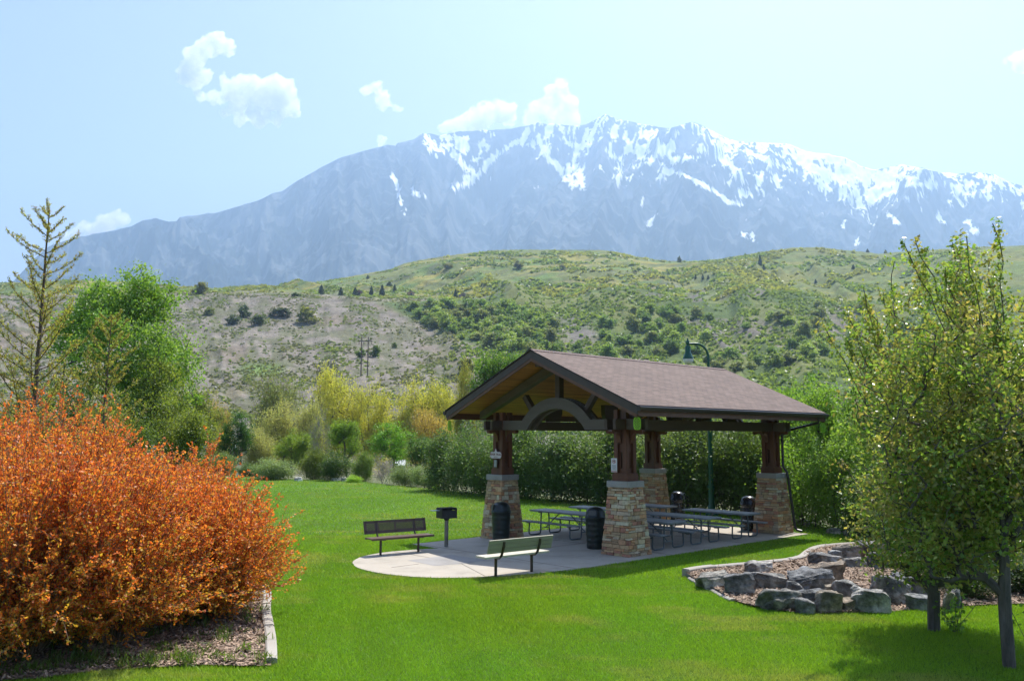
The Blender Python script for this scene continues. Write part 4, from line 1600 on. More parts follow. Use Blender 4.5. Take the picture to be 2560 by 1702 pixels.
for i, (x0, x1, yt, yb, colr, lab, tilt) in enumerate(ROCKS):
    x, y, _ = G(*z5((x0 + x1) / 2, yb), .03)
    w = (x1 - x0) * .36456 / F_PX * y
    ang = math.atan((CAM_H) / y)
    hfull = (yb - yt) * .36456 / F_PX * y
    dep = w * random.Random(i).uniform(.55, .75)
    h = max(.2, hfull - dep * math.sin(ang) * .55)
    dep = min(dep, 1.0)
    z = float(bedr_z(x, y)) - .06
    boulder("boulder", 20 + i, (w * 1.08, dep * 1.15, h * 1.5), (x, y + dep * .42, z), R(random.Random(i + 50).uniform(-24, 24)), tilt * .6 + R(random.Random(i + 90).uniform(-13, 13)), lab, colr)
for i, (x0, x1, yt, yb, lab) in enumerate(((1020, 1105, 68, 88, "low pale stone at the far lawn edge right of the shelter"), (1130, 1200, 84, 108, "rounded pale stone half in leaves at the far lawn edge"), (785, 850, 5, 24, "pale flat stone behind the right pier at the lawn edge"), (850, 895, 22, 40, "small pale stone next to the flat one behind the right pier"))):
    x, y, _ = G(*z5((x0 + x1) / 2, yb), 0)
    w = (x1 - x0) * .36456 / F_PX * y
    boulder("boulder", 70 + i, (w, w * .7, .26), (x, y + .1, -.08), .2 * i, 0, lab, (1.7, 1.6, 1.4), group="stones along the lawn edge")
for i, (x_, w_, lab) in enumerate(((745, 20, "white stone at the far lawn edge, larger left one of three"), (842, 30, "flat white stone at the far lawn edge left of the lime bush"), (861, 14, "small white stone right beside the lime bush"))):
    x, y, _ = G(x_, 1200 + (x_ - 745) * .012, 0)
    boulder("boulder", 80 + i, (w_ / F_PX * y, .4, .34), (x, y, -.1), .3, 0, lab, (2.4, 2.3, 2.2), group="white stones along the far lawn edge")

# ================================================================== VEGETATION
def skeleton(roots, centers, rng, upw=.9, sag=.12, seg=3, jit=.05):
    """roots: list of polylines (stems). Every leaf clump is joined to the nearest lower wood."""
    P, par = [], []
    for pl in roots:
        for i, p in enumerate(pl):
            if i == 0 and P:
                par.append(int(np.argmin([np.linalg.norm(q - np.array(p)) for q in P])))
                P.append(np.array(p, float))
                continue
            P.append(np.array(p, float))
            par.append(len(P) - 2 if i else -1)
    base = np.array(roots[0][0], float)
    order = np.argsort(np.linalg.norm((centers - base) * [1, 1, .8], axis=1))
    tips = []
    for k in order:
        c = centers[k]
        A = np.array(P)
        d = c - A
        cost = np.linalg.norm(d, axis=1) + upw * np.maximum(0, -d[:, 2] + .15 * np.hypot(d[:, 0], d[:, 1]))
        j = int(np.argmin(cost))
        L = np.linalg.norm(c - A[j])
        prev = j
        for s in range(1, seg + 1):
            t = s / seg
            q = A[j] + (c - A[j]) * t
            q = q + np.array([0, 0, -1]) * sag * L * math.sin(math.pi * t) + rng.normal(0, jit * L, 3) * (t < 1)
            P.append(q)
            par.append(prev)
            prev = len(P) - 1
        tips.append(prev)
    P, par = np.array(P), np.array(par)
    acc = np.zeros(len(P))
    acc[tips] = 1
    for i in range(len(P) - 1, -1, -1):
        if par[i] >= 0: acc[par[i]] += acc[i]
    return P, par, np.maximum(acc, .6)


def limbs(P, par, acc, rbase, rmin, power=.5, n=5):
    k = par >= 0
    i1 = np.nonzero(k)[0]
    i0 = par[i1]
    ok = np.linalg.norm(P[i1] - P[i0], axis=1) > 1e-4
    i1, i0 = i1[ok], i0[ok]
    r = np.maximum(rmin, rbase * (acc / acc.max()) ** power)
    return edges_mesh(P[i0], P[i1], np.minimum(r[i0], r[i1] * 1.35), r[i1], n)


def edges_mesh(p0, p1, r0, r1, n=5):
    t = p1 - p0
    t = t / np.maximum(np.linalg.norm(t, axis=1, keepdims=True), 1e-6)
    ref = np.where(np.abs(t[:, 2:3]) < .9, np.array([[0, 0, 1.]]), np.array([[1., 0, 0]]))
    a = np.cross(t, ref)
    a /= np.linalg.norm(a, axis=1, keepdims=True)
    b = np.cross(t, a)
    N = len(p0)
    an = np.arange(n) / n * 2 * math.pi
    ring = a[:, None] * np.cos(an)[None, :, None] + b[:, None] * np.sin(an)[None, :, None]
    v0 = p0[:, None] + ring * r0[:, None, None]
    v1 = p1[:, None] + t[:, None] * (r1 * .4)[:, None, None] + ring * r1[:, None, None]
    V = np.concatenate([v0, v1], 1).reshape(-1, 3)
    k = np.arange(n)
    f = np.stack([k, (k + 1) % n, (k + 1) % n + n, k + n], 1)
    Fc = (np.arange(N)[:, None, None] * 2 * n + f[None]).reshape(-1, 4)
    return V, Fc


def leaf_quads(c, rng, L, W, up=.35, dirs=None, dj=.8):
    """diamond leaves round points c"""
    N = len(c)
    t = rng.normal(0, 1, (N, 3)) if dirs is None else dirs + rng.normal(0, dj, (N, 3))
    t /= np.linalg.norm(t, axis=1, keepdims=True)
    nn = rng.normal(0, 1, (N, 3)) + np.array([0, 0, up * 3])
    s = np.cross(t, nn)
    s /= np.maximum(np.linalg.norm(s, axis=1, keepdims=True), 1e-6)
    L = L * rng.uniform(.65, 1.25, N)
    W = W * rng.uniform(.7, 1.2, N)
    n2 = np.cross(s, t)
    bend = rng.uniform(-.15, .3, N)[:, None] * L[:, None] * n2
    h, w = (t * L[:, None] * .5), (s * W[:, None] * .5)
    V = np.stack([c - h, c + w - h * .1 - bend * .4, c + h - bend, c - w - h * .1 - bend * .4], 1).reshape(-1, 3)
    return V, np.arange(N * 4).reshape(-1, 4)


def pick(rng, pal, n, jit=.18):
    pal = np.array(pal)
    c = pal[rng.integers(0, len(pal), n)]
    return np.clip(c * rng.uniform(1 - jit, 1 + jit, (n, 1)) + rng.normal(0, .004, (n, 3)), .002, .9)


def clump_leaves(centers, per, spread, L, W, pal, rng, cl_j=.25, **kw):
    n = len(centers)
    idx = np.repeat(np.arange(n), per)
    sp = np.asarray(spread) * rng.uniform(.6, 1.3, (n, 1))
    c = centers[idx] + rng.normal(0, 1, (len(idx), 3)) * sp[idx]
    V, Fc = leaf_quads(c, rng, L, W, **kw)
    base = pick(rng, pal, n, cl_j)
    col = .6 * base[idx] + .4 * pick(rng, pal, len(idx), .25)
    return V, Fc, np.repeat(col, 4, 0)


def ell(rng, n, c, r, inner=.35, lobes=0, lobe_r=.4):
    """n points in an ellipsoid, gathered in lobes so the outline is uneven"""
    d = rng.normal(0, 1, (n, 3))
    d /= np.linalg.norm(d, axis=1, keepdims=True)
    rad = rng.uniform(inner ** 2, 1, n) ** .5
    if lobes:
        ld = rng.normal(0, 1, (lobes, 3))
        ld /= np.linalg.norm(ld, axis=1, keepdims=True)
        ld *= rng.uniform(.45, .78, (lobes, 1))
        k = rng.integers(0, lobes, n)
        q = ld[k] + d * rad[:, None] * (lobe_r * rng.uniform(.7, 1.25, lobes))[k][:, None]
    else:
        q = d * rad[:, None]
    return np.array(c) + q * np.array(r)


def plant(name, wood, leaves, bark, leafm, wood_name="trunk", crown_name="crown"):
    e = empty(name)
    if wood is not None:
        link(wood_name, np_mesh(wood_name, *wood), bark, e)
    if leaves is not None:
        link(crown_name, np_mesh(crown_name, *leaves), leafm, e)
    return e


def cat_w(*ws):
    V, Fc, o = [], [], 0
    for v, f in ws:
        V.append(v)
        Fc.append(f + o)
        o += len(v)
    return np.concatenate(V), np.concatenate(Fc)


def cat_l(*ls):
    V, Fc, C_, o = [], [], [], 0
    for v, f, c in ls:
        V.append(v)
        Fc.append(f + o)
        C_.append(c)
        o += len(v)
    return np.concatenate(V), np.concatenate(Fc), np.concatenate(C_)


def wob(p0, p1, n, j, rng):
    t = np.linspace(0, 1, n)[:, None]
    q = np.array(p0) * (1 - t) + np.array(p1) * t
    q[1:] += np.cumsum(rng.normal(0, j, (n - 1, 3)), 0) * [1, 1, .2]
    return [tuple(x) for x in q]


def gz_at(x, y):
    r = np.hypot(x, y)
    return float((lawn_z(x, y) if r < 62 else -.025) - .09 - 2.4 * sstep(62, 110, r))


# ---------- prototypes (metres; scaled per tree); leaf colours near white are tinted by each object's own colour
PALN = [(1, 1, 1), (.8, .85, .75), (1.15, 1.1, .95), (.65, .75, .6)]


def proto_round(seed, lobes=11, K=190, per=66, leaf=.14):       # 6 m tall, 4 m wide
    rng = np.random.default_rng(seed)
    cs = ell(rng, K, (0, 0, 3.55), (2.1, 2.1, 2.4), .3, lobes, .44)
    w = skeleton([wob((0, 0, 0), (rng.normal(0, .2), rng.normal(0, .2), 3.6), 8, .04, rng)], cs, rng)
    return plant("leafy_tree", limbs(*w, .13, .012), clump_leaves(cs, per, (.26, .26, .2), leaf, leaf * .62, PALN, rng), BARK, LEAF)


def proto_willow(seed, K=250, per=72):     # 7 m tall, 5 m wide: several upright limbs, fine pale foliage
    rng = np.random.default_rng(seed)
    roots = []
    for k in range(6):
        an = k * 1.05 + rng.uniform(-.3, .3)
        r = rng.uniform(.8, 1.7)
        roots.append([(0, 0, -.05)] + wob((.12 * math.cos(an), .12 * math.sin(an), .15), (r * math.cos(an), r * math.sin(an), rng.uniform(3.8, 5.6)), 9, .07, rng))
    cs = np.concatenate([ell(rng, K - 70, (0, 0, 4.3), (2.4, 2.4, 2.7), .45, 13, .42), ell(rng, 70, (0, 0, 2.6), (2.3, 2.3, 1.7), .5)])
    w = skeleton(roots, cs, rng, sag=-.06, jit=.06)
    idx = np.repeat(np.arange(K), per)
    sp = np.array([.34, .34, .42])
    c = cs[idx] + rng.normal(0, 1, (len(idx), 3)) * sp
    V, Fc = leaf_quads(c, rng, .21, .062, dirs=np.tile([0, 0, -.7], (len(idx), 1)), dj=.6)
    base = pick(rng, PALN, K, .2)
    col = np.repeat(.6 * base[idx] + .4 * pick(rng, PALN, len(idx), .2), 4, 0)
    # fine twigs through the haze of leaves
    n = K * 3
    s = cs[rng.integers(0, K, n)] + rng.normal(0, .3, (n, 3))
    d = (s - [0, 0, 2.0])
    d /= np.linalg.norm(d, axis=1, keepdims=True)
    tw = edges_mesh(s, s + (d * .6 + [0, 0, .35]) * rng.uniform(.4, 1.0, (n, 1)), np.full(n, .010), np.full(n, .005), 3)
    return plant("willow_tree", cat_w(limbs(*w, .12, .014), tw), (V, Fc, col), BARK, LEAF)


def proto_shrub(seed, K=240, per=62, leaf=.11):     # 3.6 m tall, 3.4 m wide, dense almost to the ground, many stems
    rng = np.random.default_rng(seed)
    roots = []
    for k in range(9):
        an = rng.uniform(0, 6.28)
        r0, r1 = rng.uniform(.1, .7), rng.uniform(.4, 1.1)
        roots.append([(0, 0, -.05)] + wob((r0 * math.cos(an), r0 * math.sin(an), .12), (r1 * math.cos(an), r1 * math.sin(an), rng.uniform(1.9, 3.0)), 8, .05, rng))
    cs = np.concatenate([ell(rng, int(K * .72), (0, 0, 1.95), (1.7, 1.7, 1.75), .35, 15, .42), ell(rng, K - int(K * .72), (0, 0, 1.0), (1.5, 1.5, 1.0), .5)])
    cs[:, 2] = np.maximum(cs[:, 2], rng.uniform(.12, .5, K))
    w = skeleton(roots, cs, rng)
    return plant("leafy_shrub", limbs(*w, .045, .008, .35), clump_leaves(cs, per, (.24, .24, .24), leaf, leaf * .6, PALN, rng), BARK, LEAF)


def proto_twiggy(seed, leafy=12):         # 3 m tall and wide, bare grey twigs, few leaves
    rng = np.random.default_rng(seed)
    roots = [[(0, 0, -.05)] + wob((rng.normal(0, .15), rng.normal(0, .15), .1), (rng.normal(0, .8), rng.normal(0, .8), rng.uniform(1.2, 2.4)), 7, .08, rng) for k in range(6)]
    cs = ell(rng, 190, (0, 0, 1.7), (1.5, 1.5, 1.35), .4, 9, .45)
    cs[:, 2] = np.maximum(cs[:, 2], .15)
    w = skeleton(roots, cs, rng, jit=.12, sag=.0)
    n = 900
    s = cs[rng.integers(0, len(cs), n)]
    d = rng.normal(0, 1, (n, 3)) + [0, 0, .5]
    d /= np.linalg.norm(d, axis=1, keepdims=True)
    tw = edges_mesh(s, s + d * rng.uniform(.2, .6, (n, 1)), np.full(n, .009), np.full(n, .004), 3)
    return plant("bare_shrub", cat_w(limbs(*w, .06, .010), tw), clump_leaves(cs, leafy, (.25, .25, .25), .08, .045, PALN, rng), GREYTWIG, LEAF)


protos = {
    'R': [proto_round(101), proto_round(102, 8), proto_round(103, 15)],
    'W': [proto_willow(111), proto_willow(112), proto_willow(113)],
    'S': [proto_shrub(121), proto_shrub(122), proto_shrub(123)],
    'T': [proto_twiggy(131), proto_twiggy(132)],
}
PSIZE = {'R': (4.3, 6.1), 'W': (5.2, 7.2), 'S': (3.5, 3.75), 'T': (3.2, 3.2)}
used = set()
vrng = random.Random(77)


def put(kind, k, x, y, w, h, color, name, label, cat, group, z=None, rz=None):
    src = protos[kind][k % len(protos[kind])]
    if id(src) in used:
        o = copy_tree(src)
    else:
        o = src
        used.add(id(src))
    o.name = name
    o.location = (x, y, gz_at(x, y) - .05 if z is None else z)
    o.rotation_euler = (0, 0, vrng.uniform(0, 6.28) if rz is None else rz)
    pw, ph = PSIZE[kind]
    o.scale = (w / pw, w / pw, h / ph)
    for c in o.children: c.color = (*[min(.8, q * 1.85) for q in color], 1) if c.name.startswith("crown") else (1, 1, 1, 1)
    return tag(o, label, cat, group)


def put_px(kind, k, px, top, D, wpx, color, name, label, cat, group):
    x = float(at(px, 1000, D)[0])
    z = gz_at(x, D)
    h = float(at(px, top, D)[2]) - z
    return put(kind, k, x, D, wpx / F_PX * D, h, color, name, label, cat, group)


YEL, OLV, PAL, DKG, BRG, GRY, TAN = (.33, .32, .080), (.15, .17, .050), (.26, .26, .12), (.040, .095, .022), (.11, .22, .030), (.14, .16, .075), (.29, .215, .075)
G1 = "trees beyond the lawn"
G2 = "shrubs beyond the lawn"
for a_ in (
    ('R', 1, 500, 955, 72, 150, OLV, "leafy_tree", "olive green tree right of the big green one, above the orange shrubs", "tree", G1),
    ('W', 0, 552, 990, 78, 70, TAN, "willow_tree", "thin tan green tree left of the dark slim tree", "tree", G1),
    ('R', 2, 592, 1026, 74, 84, DKG, "leafy_tree", "dark green slim tree standing alone above the orange shrubs", "tree", G1),
    ('W', 1, 705, 922, 105, 150, GRY, "willow_tree", "grey green tree left of the tall yellow willow", "tree", G1),
    ('W', 2, 835, 915, 98, 170, YEL, "willow_tree", "tallest yellow willow with dark forked limbs", "tree", G1),
    ('W', 0, 925, 948, 97, 125, YEL, "willow_tree", "yellow willow joined to the right of the tallest one", "tree", G1),
    ('W', 1, 712, 995, 86, 130, PAL, "willow_tree", "pale olive willow below the grey green tree", "tree", G1),
    ('W', 2, 775, 1000, 84, 110, PAL, "willow_tree", "pale willow below the tallest yellow willow", "tree", G1),
    ('W', 0, 652, 1060, 76, 95, PAL, "willow_tree", "low pale willow with a bent dark limb right of the slim dark tree", "tree", G1),
    ('R', 0, 735, 1060, 70, 92, (.13, .185, .030), "leafy_tree", "small round yellow green tree in front of the pale willow", "tree", G1),
    ('T', 0, 800, 1030, 74, 70, (.12, .17, .06), "bare_tree", "sparse grey green tree between two round green trees", "tree", G1),
    ('R', 1, 872, 1038, 66, 92, (.12, .19, .032), "leafy_tree", "round green tree with a visible trunk above the dark bushes", "tree", G1),
    ('W', 1, 1035, 946, 96, 150, YEL, "willow_tree", "yellow willow left of the shelter roof, with a dark leader", "tree", G1),
    ('W', 2, 1110, 950, 97, 130, YEL, "willow_tree", "yellow willow directly behind the left tip of the roof", "tree", G1),
    ('W', 0, 1085, 1012, 86, 135, TAN, "willow_tree", "orange tan willow below the roof's left tip", "tree", G1),
    ('R', 2, 985, 1052, 70, 110, BRG, "leafy_tree", "bright green broad tree below the right hand yellow willows", "tree", G1),
    ('R', 0, 1045, 1072, 66, 75, (.05, .10, .022), "leafy_tree", "darker green tree right of the bright broad one", "tree", G1),
    ('R', 1, 1262, 856, 76, 165, (.075, .14, .028), "leafy_tree", "green tree rising behind the left slope of the shelter roof", "tree", G1),
    ('W', 2, 1165, 900, 82, 70, (.22, .22, .06), "willow_tree", "small yellowish tree left of the green tree behind the roof", "tree", G1),
    ('T', 1, 1205, 930, 78, 110, (.2, .2, .1), "bare_tree", "leafless grey tree behind the left roof slope", "tree", G1),
    ('S', 0, 790, 1120, 61, 82, (.085, .115, .022), "leafy_shrub", "olive bush under the round yellow green tree", "shrub", G2),
    ('S', 1, 845, 1128, 59, 92, (.038, .075, .016), "leafy_shrub", "dark green rounded bush at the centre of the lawn edge", "shrub", G2),
    ('S', 2, 690, 1138, 61, 118, (.15, .20, .10), "leafy_shrub", "pale silvery shrub above the right end of the orange shrubs", "shrub", G2),
    ('S', 0, 908, 1128, 58, 66, (.10, .15, .035), "leafy_shrub", "olive green bush right of the dark rounded bush", "shrub", G2),
    ('T', 0, 963, 1140, 56, 74, (.15, .15, .08), "bare_shrub", "bare grey brush between green bushes at the lawn edge", "shrub", G2),
    ('S', 1, 1012, 1158, 54, 82, (.14, .185, .085), "leafy_shrub", "pale low shrub right of the bare grey brush", "shrub", G2),
    ('S', 2, 1070, 1156, 52, 78, (.13, .18, .075), "leafy_shrub", "pale low shrub just left of the tall dark thicket", "shrub", G2),
    ('S', 2, 630, 1150, 66, 70, (.06, .10, .03), "leafy_shrub", "dark green bush left of the pale silvery shrub", "shrub", G2),
    ('S', 0, 560, 1130, 68, 100, (.10, .14, .05), "leafy_shrub", "grey green bush peeking over the orange shrubs under the slim tree", "shrub", G2),
    ('S', 1, 890, 1186, 56.5, 42, (.22, .34, .03), "lime_shrub", "small lime bush at the lawn edge below the dark bushes", "shrub", "lime bushes at the lawn edge"),
    ('S', 0, 1092, 1208, 50, 18, (.22, .34, .03), "lime_shrub", "tiny lime sprout at the foot of the tall thicket", "shrub", "lime bushes at the lawn edge"),
): put_px(*a_)

# --- tall dark thicket along the far lawn edge behind the shelter
TK_ = [(1125, 1075, 49, 130, (.075, .12, .045)), (1190, 1062, 46.5, 150, (.070, .115, .04)), (1255, 1058, 44.5, 160, (.065, .11, .035)), (1325, 1060, 43, 160, (.062, .105, .032)),
       (1395, 1058, 41.5, 165, (.075, .12, .045)), (1465, 1052, 40.5, 170, (.075, .115, .045)), (1530, 1052, 39.5, 170, (.065, .105, .035)), (1600, 1045, 38.8, 180, (.075, .115, .04)),
       (1675, 1040, 37.5, 185, (.08, .12, .042)), (1745, 1030, 36.5, 190, (.085, .12, .042)), (1815, 1022, 35.5, 200, (.075, .115, .038)), (1885, 1015, 34.5, 200, (.08, .125, .035))]
TKL = ["thicket bush with pale leaf tips at the left end of the tall dark row", "thicket bush in the dark row left of the front left pier", "thicket bush in the dark row right behind the RIVER TRAIL post", "thicket bush seen through the shelter just right of the left post",
       "thicket bush seen under the middle of the arch", "thicket bush seen left of the front right post", "thicket bush directly behind the front right post", "thicket bush between the two right posts and the rear post", "thicket bush just left of the green lamp pole",
       "thicket bush just right of the green lamp pole", "thicket bush left of the far right pier", "thicket bush behind the far right pier"]
for i, (px, top, D, w, c) in enumerate(TK_):
    put_px('S', i, px, top, D, w * 1.22, c, "thicket_shrub", TKL[i], "shrub", "tall dark thicket behind the shelter")

# --- bright green trees at the right, behind the pear trees
G3 = "green trees right of the shelter"
for a_ in (('R', 0, 1985, 905, 34, 190, (.12, .205, .042), "leafy_tree", "tall fresh green tree rising past the roof's right end", "tree", G3),
           ('R', 1, 2075, 935, 31, 190, (.135, .225, .042), "leafy_tree", "bright green tree right of the roof's right end", "tree", G3),
           ('S', 2, 2010, 1075, 30.5, 190, (.14, .235, .04), "leafy_tree", "bright low green tree beside the downspout", "tree", G3),
           ('S', 0, 2105, 1065, 29, 200, (.125, .21, .04), "leafy_tree", "bright low green tree partly behind the pear leaves", "tree", G3),
           ('R', 2, 2190, 900, 30, 240, (.12, .21, .04), "leafy_tree", "green tree showing through gaps of the left pear tree", "tree", G3),
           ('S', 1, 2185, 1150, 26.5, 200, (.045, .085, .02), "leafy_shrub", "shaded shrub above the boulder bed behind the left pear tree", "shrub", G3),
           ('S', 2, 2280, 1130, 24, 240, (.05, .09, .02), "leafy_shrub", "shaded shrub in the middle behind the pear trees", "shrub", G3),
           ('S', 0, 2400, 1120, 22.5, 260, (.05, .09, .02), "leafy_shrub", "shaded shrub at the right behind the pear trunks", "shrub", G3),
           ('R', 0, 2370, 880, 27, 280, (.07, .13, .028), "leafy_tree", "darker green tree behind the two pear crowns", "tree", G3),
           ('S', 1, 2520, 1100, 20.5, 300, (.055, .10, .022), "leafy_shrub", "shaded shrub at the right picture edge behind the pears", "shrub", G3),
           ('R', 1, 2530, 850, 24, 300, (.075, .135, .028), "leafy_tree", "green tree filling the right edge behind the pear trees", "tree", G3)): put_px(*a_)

for i, (x, y, w, h, lab) in enumerate(((9.3, 18.3, 1.9, .95, "low spreading dark shrub behind the right end of the boulders"), (10.6, 17.6, 2.0, .9, "low dark shrub right of the two pear trunks"), (10.2, 20.3, 2.2, 1.15, "low dark shrub on the upper right of the mulch bed"), (11.8, 19.3, 2.4, 1.2, "low dark shrub at the far right behind the pears"), (8.9, 16.9, 1.1, .6, "small dark shrub between the two pear trunks"))):
    put('S', i, x, y, w, h, (.035, .065, .016), "low_shrub", lab, "shrub", "low shrubs behind the boulders", z=0.0)

# --- big green tree at the left and its olive neighbours
def big_tree():
    rng = np.random.default_rng(201)
    cs = np.concatenate([ell(rng, 270, (0, 0, 6.9), (3.7, 3.6, 4.2), .35, 15, .40), ell(rng, 60, (.6, 0, 10.6), (1.9, 1.7, 1.7), .2), ell(rng, 45, (-1.5, 0, 9.9), (1.6, 1.5, 1.6), .2)])
    w = skeleton([wob((0, 0, 0), (.3, 0, 8.5), 12, .05, rng), wob((0, 0, 1.5), (-1.4, .4, 7.5), 9, .06, rng), wob((0, 0, 1.8), (1.5, -.3, 7.0), 9, .06, rng)], cs, rng)
    return plant("cottonwood_tree", limbs(*w, .24, .016), clump_leaves(cs, 95, (.34, .34, .28), .155, .115, [(.16, .29, .045), (.20, .35, .06), (.13, .25, .04), (.25, .38, .09)], rng, up=.0), BARKG, LEAF)


o = big_tree()
bx = float(at(314, 1000, 45)[0])
o.location = (bx, 45, gz_at(bx, 45) - .05)
tag(o, "tall broad fresh green tree at the left with the sky and mountain behind its top", "tree")
for a_ in (('R', 2, 395, 885, 43, 190, (.13, .165, .035), "leafy_tree", "olive green tree in front of the big fresh green tree", "tree", "olive trees at the left"),
           ('R', 0, 452, 985, 41, 170, (.125, .155, .032), "leafy_tree", "olive green rounded tree at the lower right of the big tree", "tree", "olive trees at the left"),
           ('S', 1, 300, 1010, 38, 190, (.085, .12, .030), "leafy_shrub", "dark olive shrub behind the orange shrubs under the thin conifers", "shrub", "olive trees at the left"),
           ('S', 0, 180, 990, 40, 200, (.11, .13, .04), "leafy_shrub", "olive shrub behind the trunk of the tall thin conifer", "shrub", "olive trees at the left"),
           ('S', 2, 40, 960, 42, 220, (.12, .14, .05), "leafy_shrub", "grey olive shrub at the left picture edge behind the thin conifer", "shrub", "olive trees at the left")): put_px(*a_)


# --- young feathery conifers (bald cypress) at the left
def feather_tree(seed, H, r0, Lmax, nb, first):
    rng = np.random.default_rng(seed)
    P0, P1, A0, A1, lc, ld = [], [], [], [], [], []
    tr = np.array(wob((0, 0, 0), (.02 * H, 0, H), 16, .012, rng))
    for i in range(15):
        P0.append(tr[i]); P1.append(tr[i + 1])
        A0.append(r0 * (1 - i / 15.5) ** .9 + .006); A1.append(r0 * (1 - (i + 1) / 15.5) ** .9 + .006)
    for k in range(nb):
        f = first + (1 - first) * (k + rng.uniform(0, .8)) / nb
        f = min(f, .985)
        base = np.array([np.interp(f * H, tr[:, 2], tr[:, j]) for j in range(3)])
        az = k * 2.4 + rng.uniform(-.5, .5)
        L = Lmax * (1 - (f - first * .4)) ** .75 * rng.uniform(.65, 1.15) + .12
        el0 = R(rng.uniform(18, 38))
        n = 8
        p = base.copy()
        for s in range(n):
            el = el0 + R(26) * (s / n) + rng.normal(0, .05)
            az += rng.normal(0, .06)
            d = np.array([math.cos(az) * math.cos(el), math.sin(az) * math.cos(el), math.sin(el)])
            q = p + d * L / n
            ra = .017 * (L / Lmax) ** .7
            P0.append(p); P1.append(q)
            A0.append(ra * (1 - s / n) + .003); A1.append(ra * (1 - (s + 1) / n) + .003)
            # side sprays
            if s >= 1:
                for sd in ((-1, 1) if rng.random() < .85 else (-1, 1, rng.choice([-1, 1]))):
                    a2 = az + sd * rng.uniform(.6, 1.2)
                    l2 = L * rng.uniform(.06, .20)
                    e2 = el + rng.normal(.1, .25)
                    d2 = np.array([math.cos(a2) * math.cos(e2), math.sin(a2) * math.cos(e2), math.sin(e2)])
                    P0.append(p); P1.append(p + d2 * l2)
                    A0.append(.005); A1.append(.002)
                    for t in np.arange(.12, 1.05, .028 / l2):
                        for rep in range(2):
                            lc.append(p + d2 * l2 * t + rng.normal(0, .016, 3)); ld.append(d2 * .6)
            for t in np.arange(0, 1, .05 / (L / n)):
                for rep in range(2):
                    lc.append(p + (q - p) * t + rng.normal(0, .02, 3)); ld.append(d)
            p = q
    P0, P1, A0, A1 = map(np.array, (P0, P1, A0, A1))
    lc, ld = np.array(lc), np.array(ld)
    V, Fc = leaf_quads(lc, rng, .08, .020, dirs=ld, dj=.8)
    col = pick(rng, [(.33, .35, .07), (.40, .40, .09), (.27, .30, .06), (.32, .22, .08)], len(lc), .25)
    return plant("feathery_conifer", edges_mesh(P0, P1, A0, A1, 6), (V, Fc, np.repeat(col, 4, 0)), BARK, LEAF)


for seed, px, top, D, r0, Lm, nb, lab in ((301, 84, 521, 20, .085, 2.7, 66, "tall thin feathery conifer with dark straight trunk at the left edge"),
                                         (302, 252, 790, 26, .06, 2.3, 56, "shorter feathery yellow green conifer right of the tall thin one")):
    x = float(at(px, 1000, D)[0])
    z = gz_at(x, D)
    H = float(at(px, top, D)[2]) - z
    o = feather_tree(seed, H, r0, Lm, nb, .18)
    o.location = (x, D, z)
    tag(o, lab, "conifer", "feathery conifers at the left")

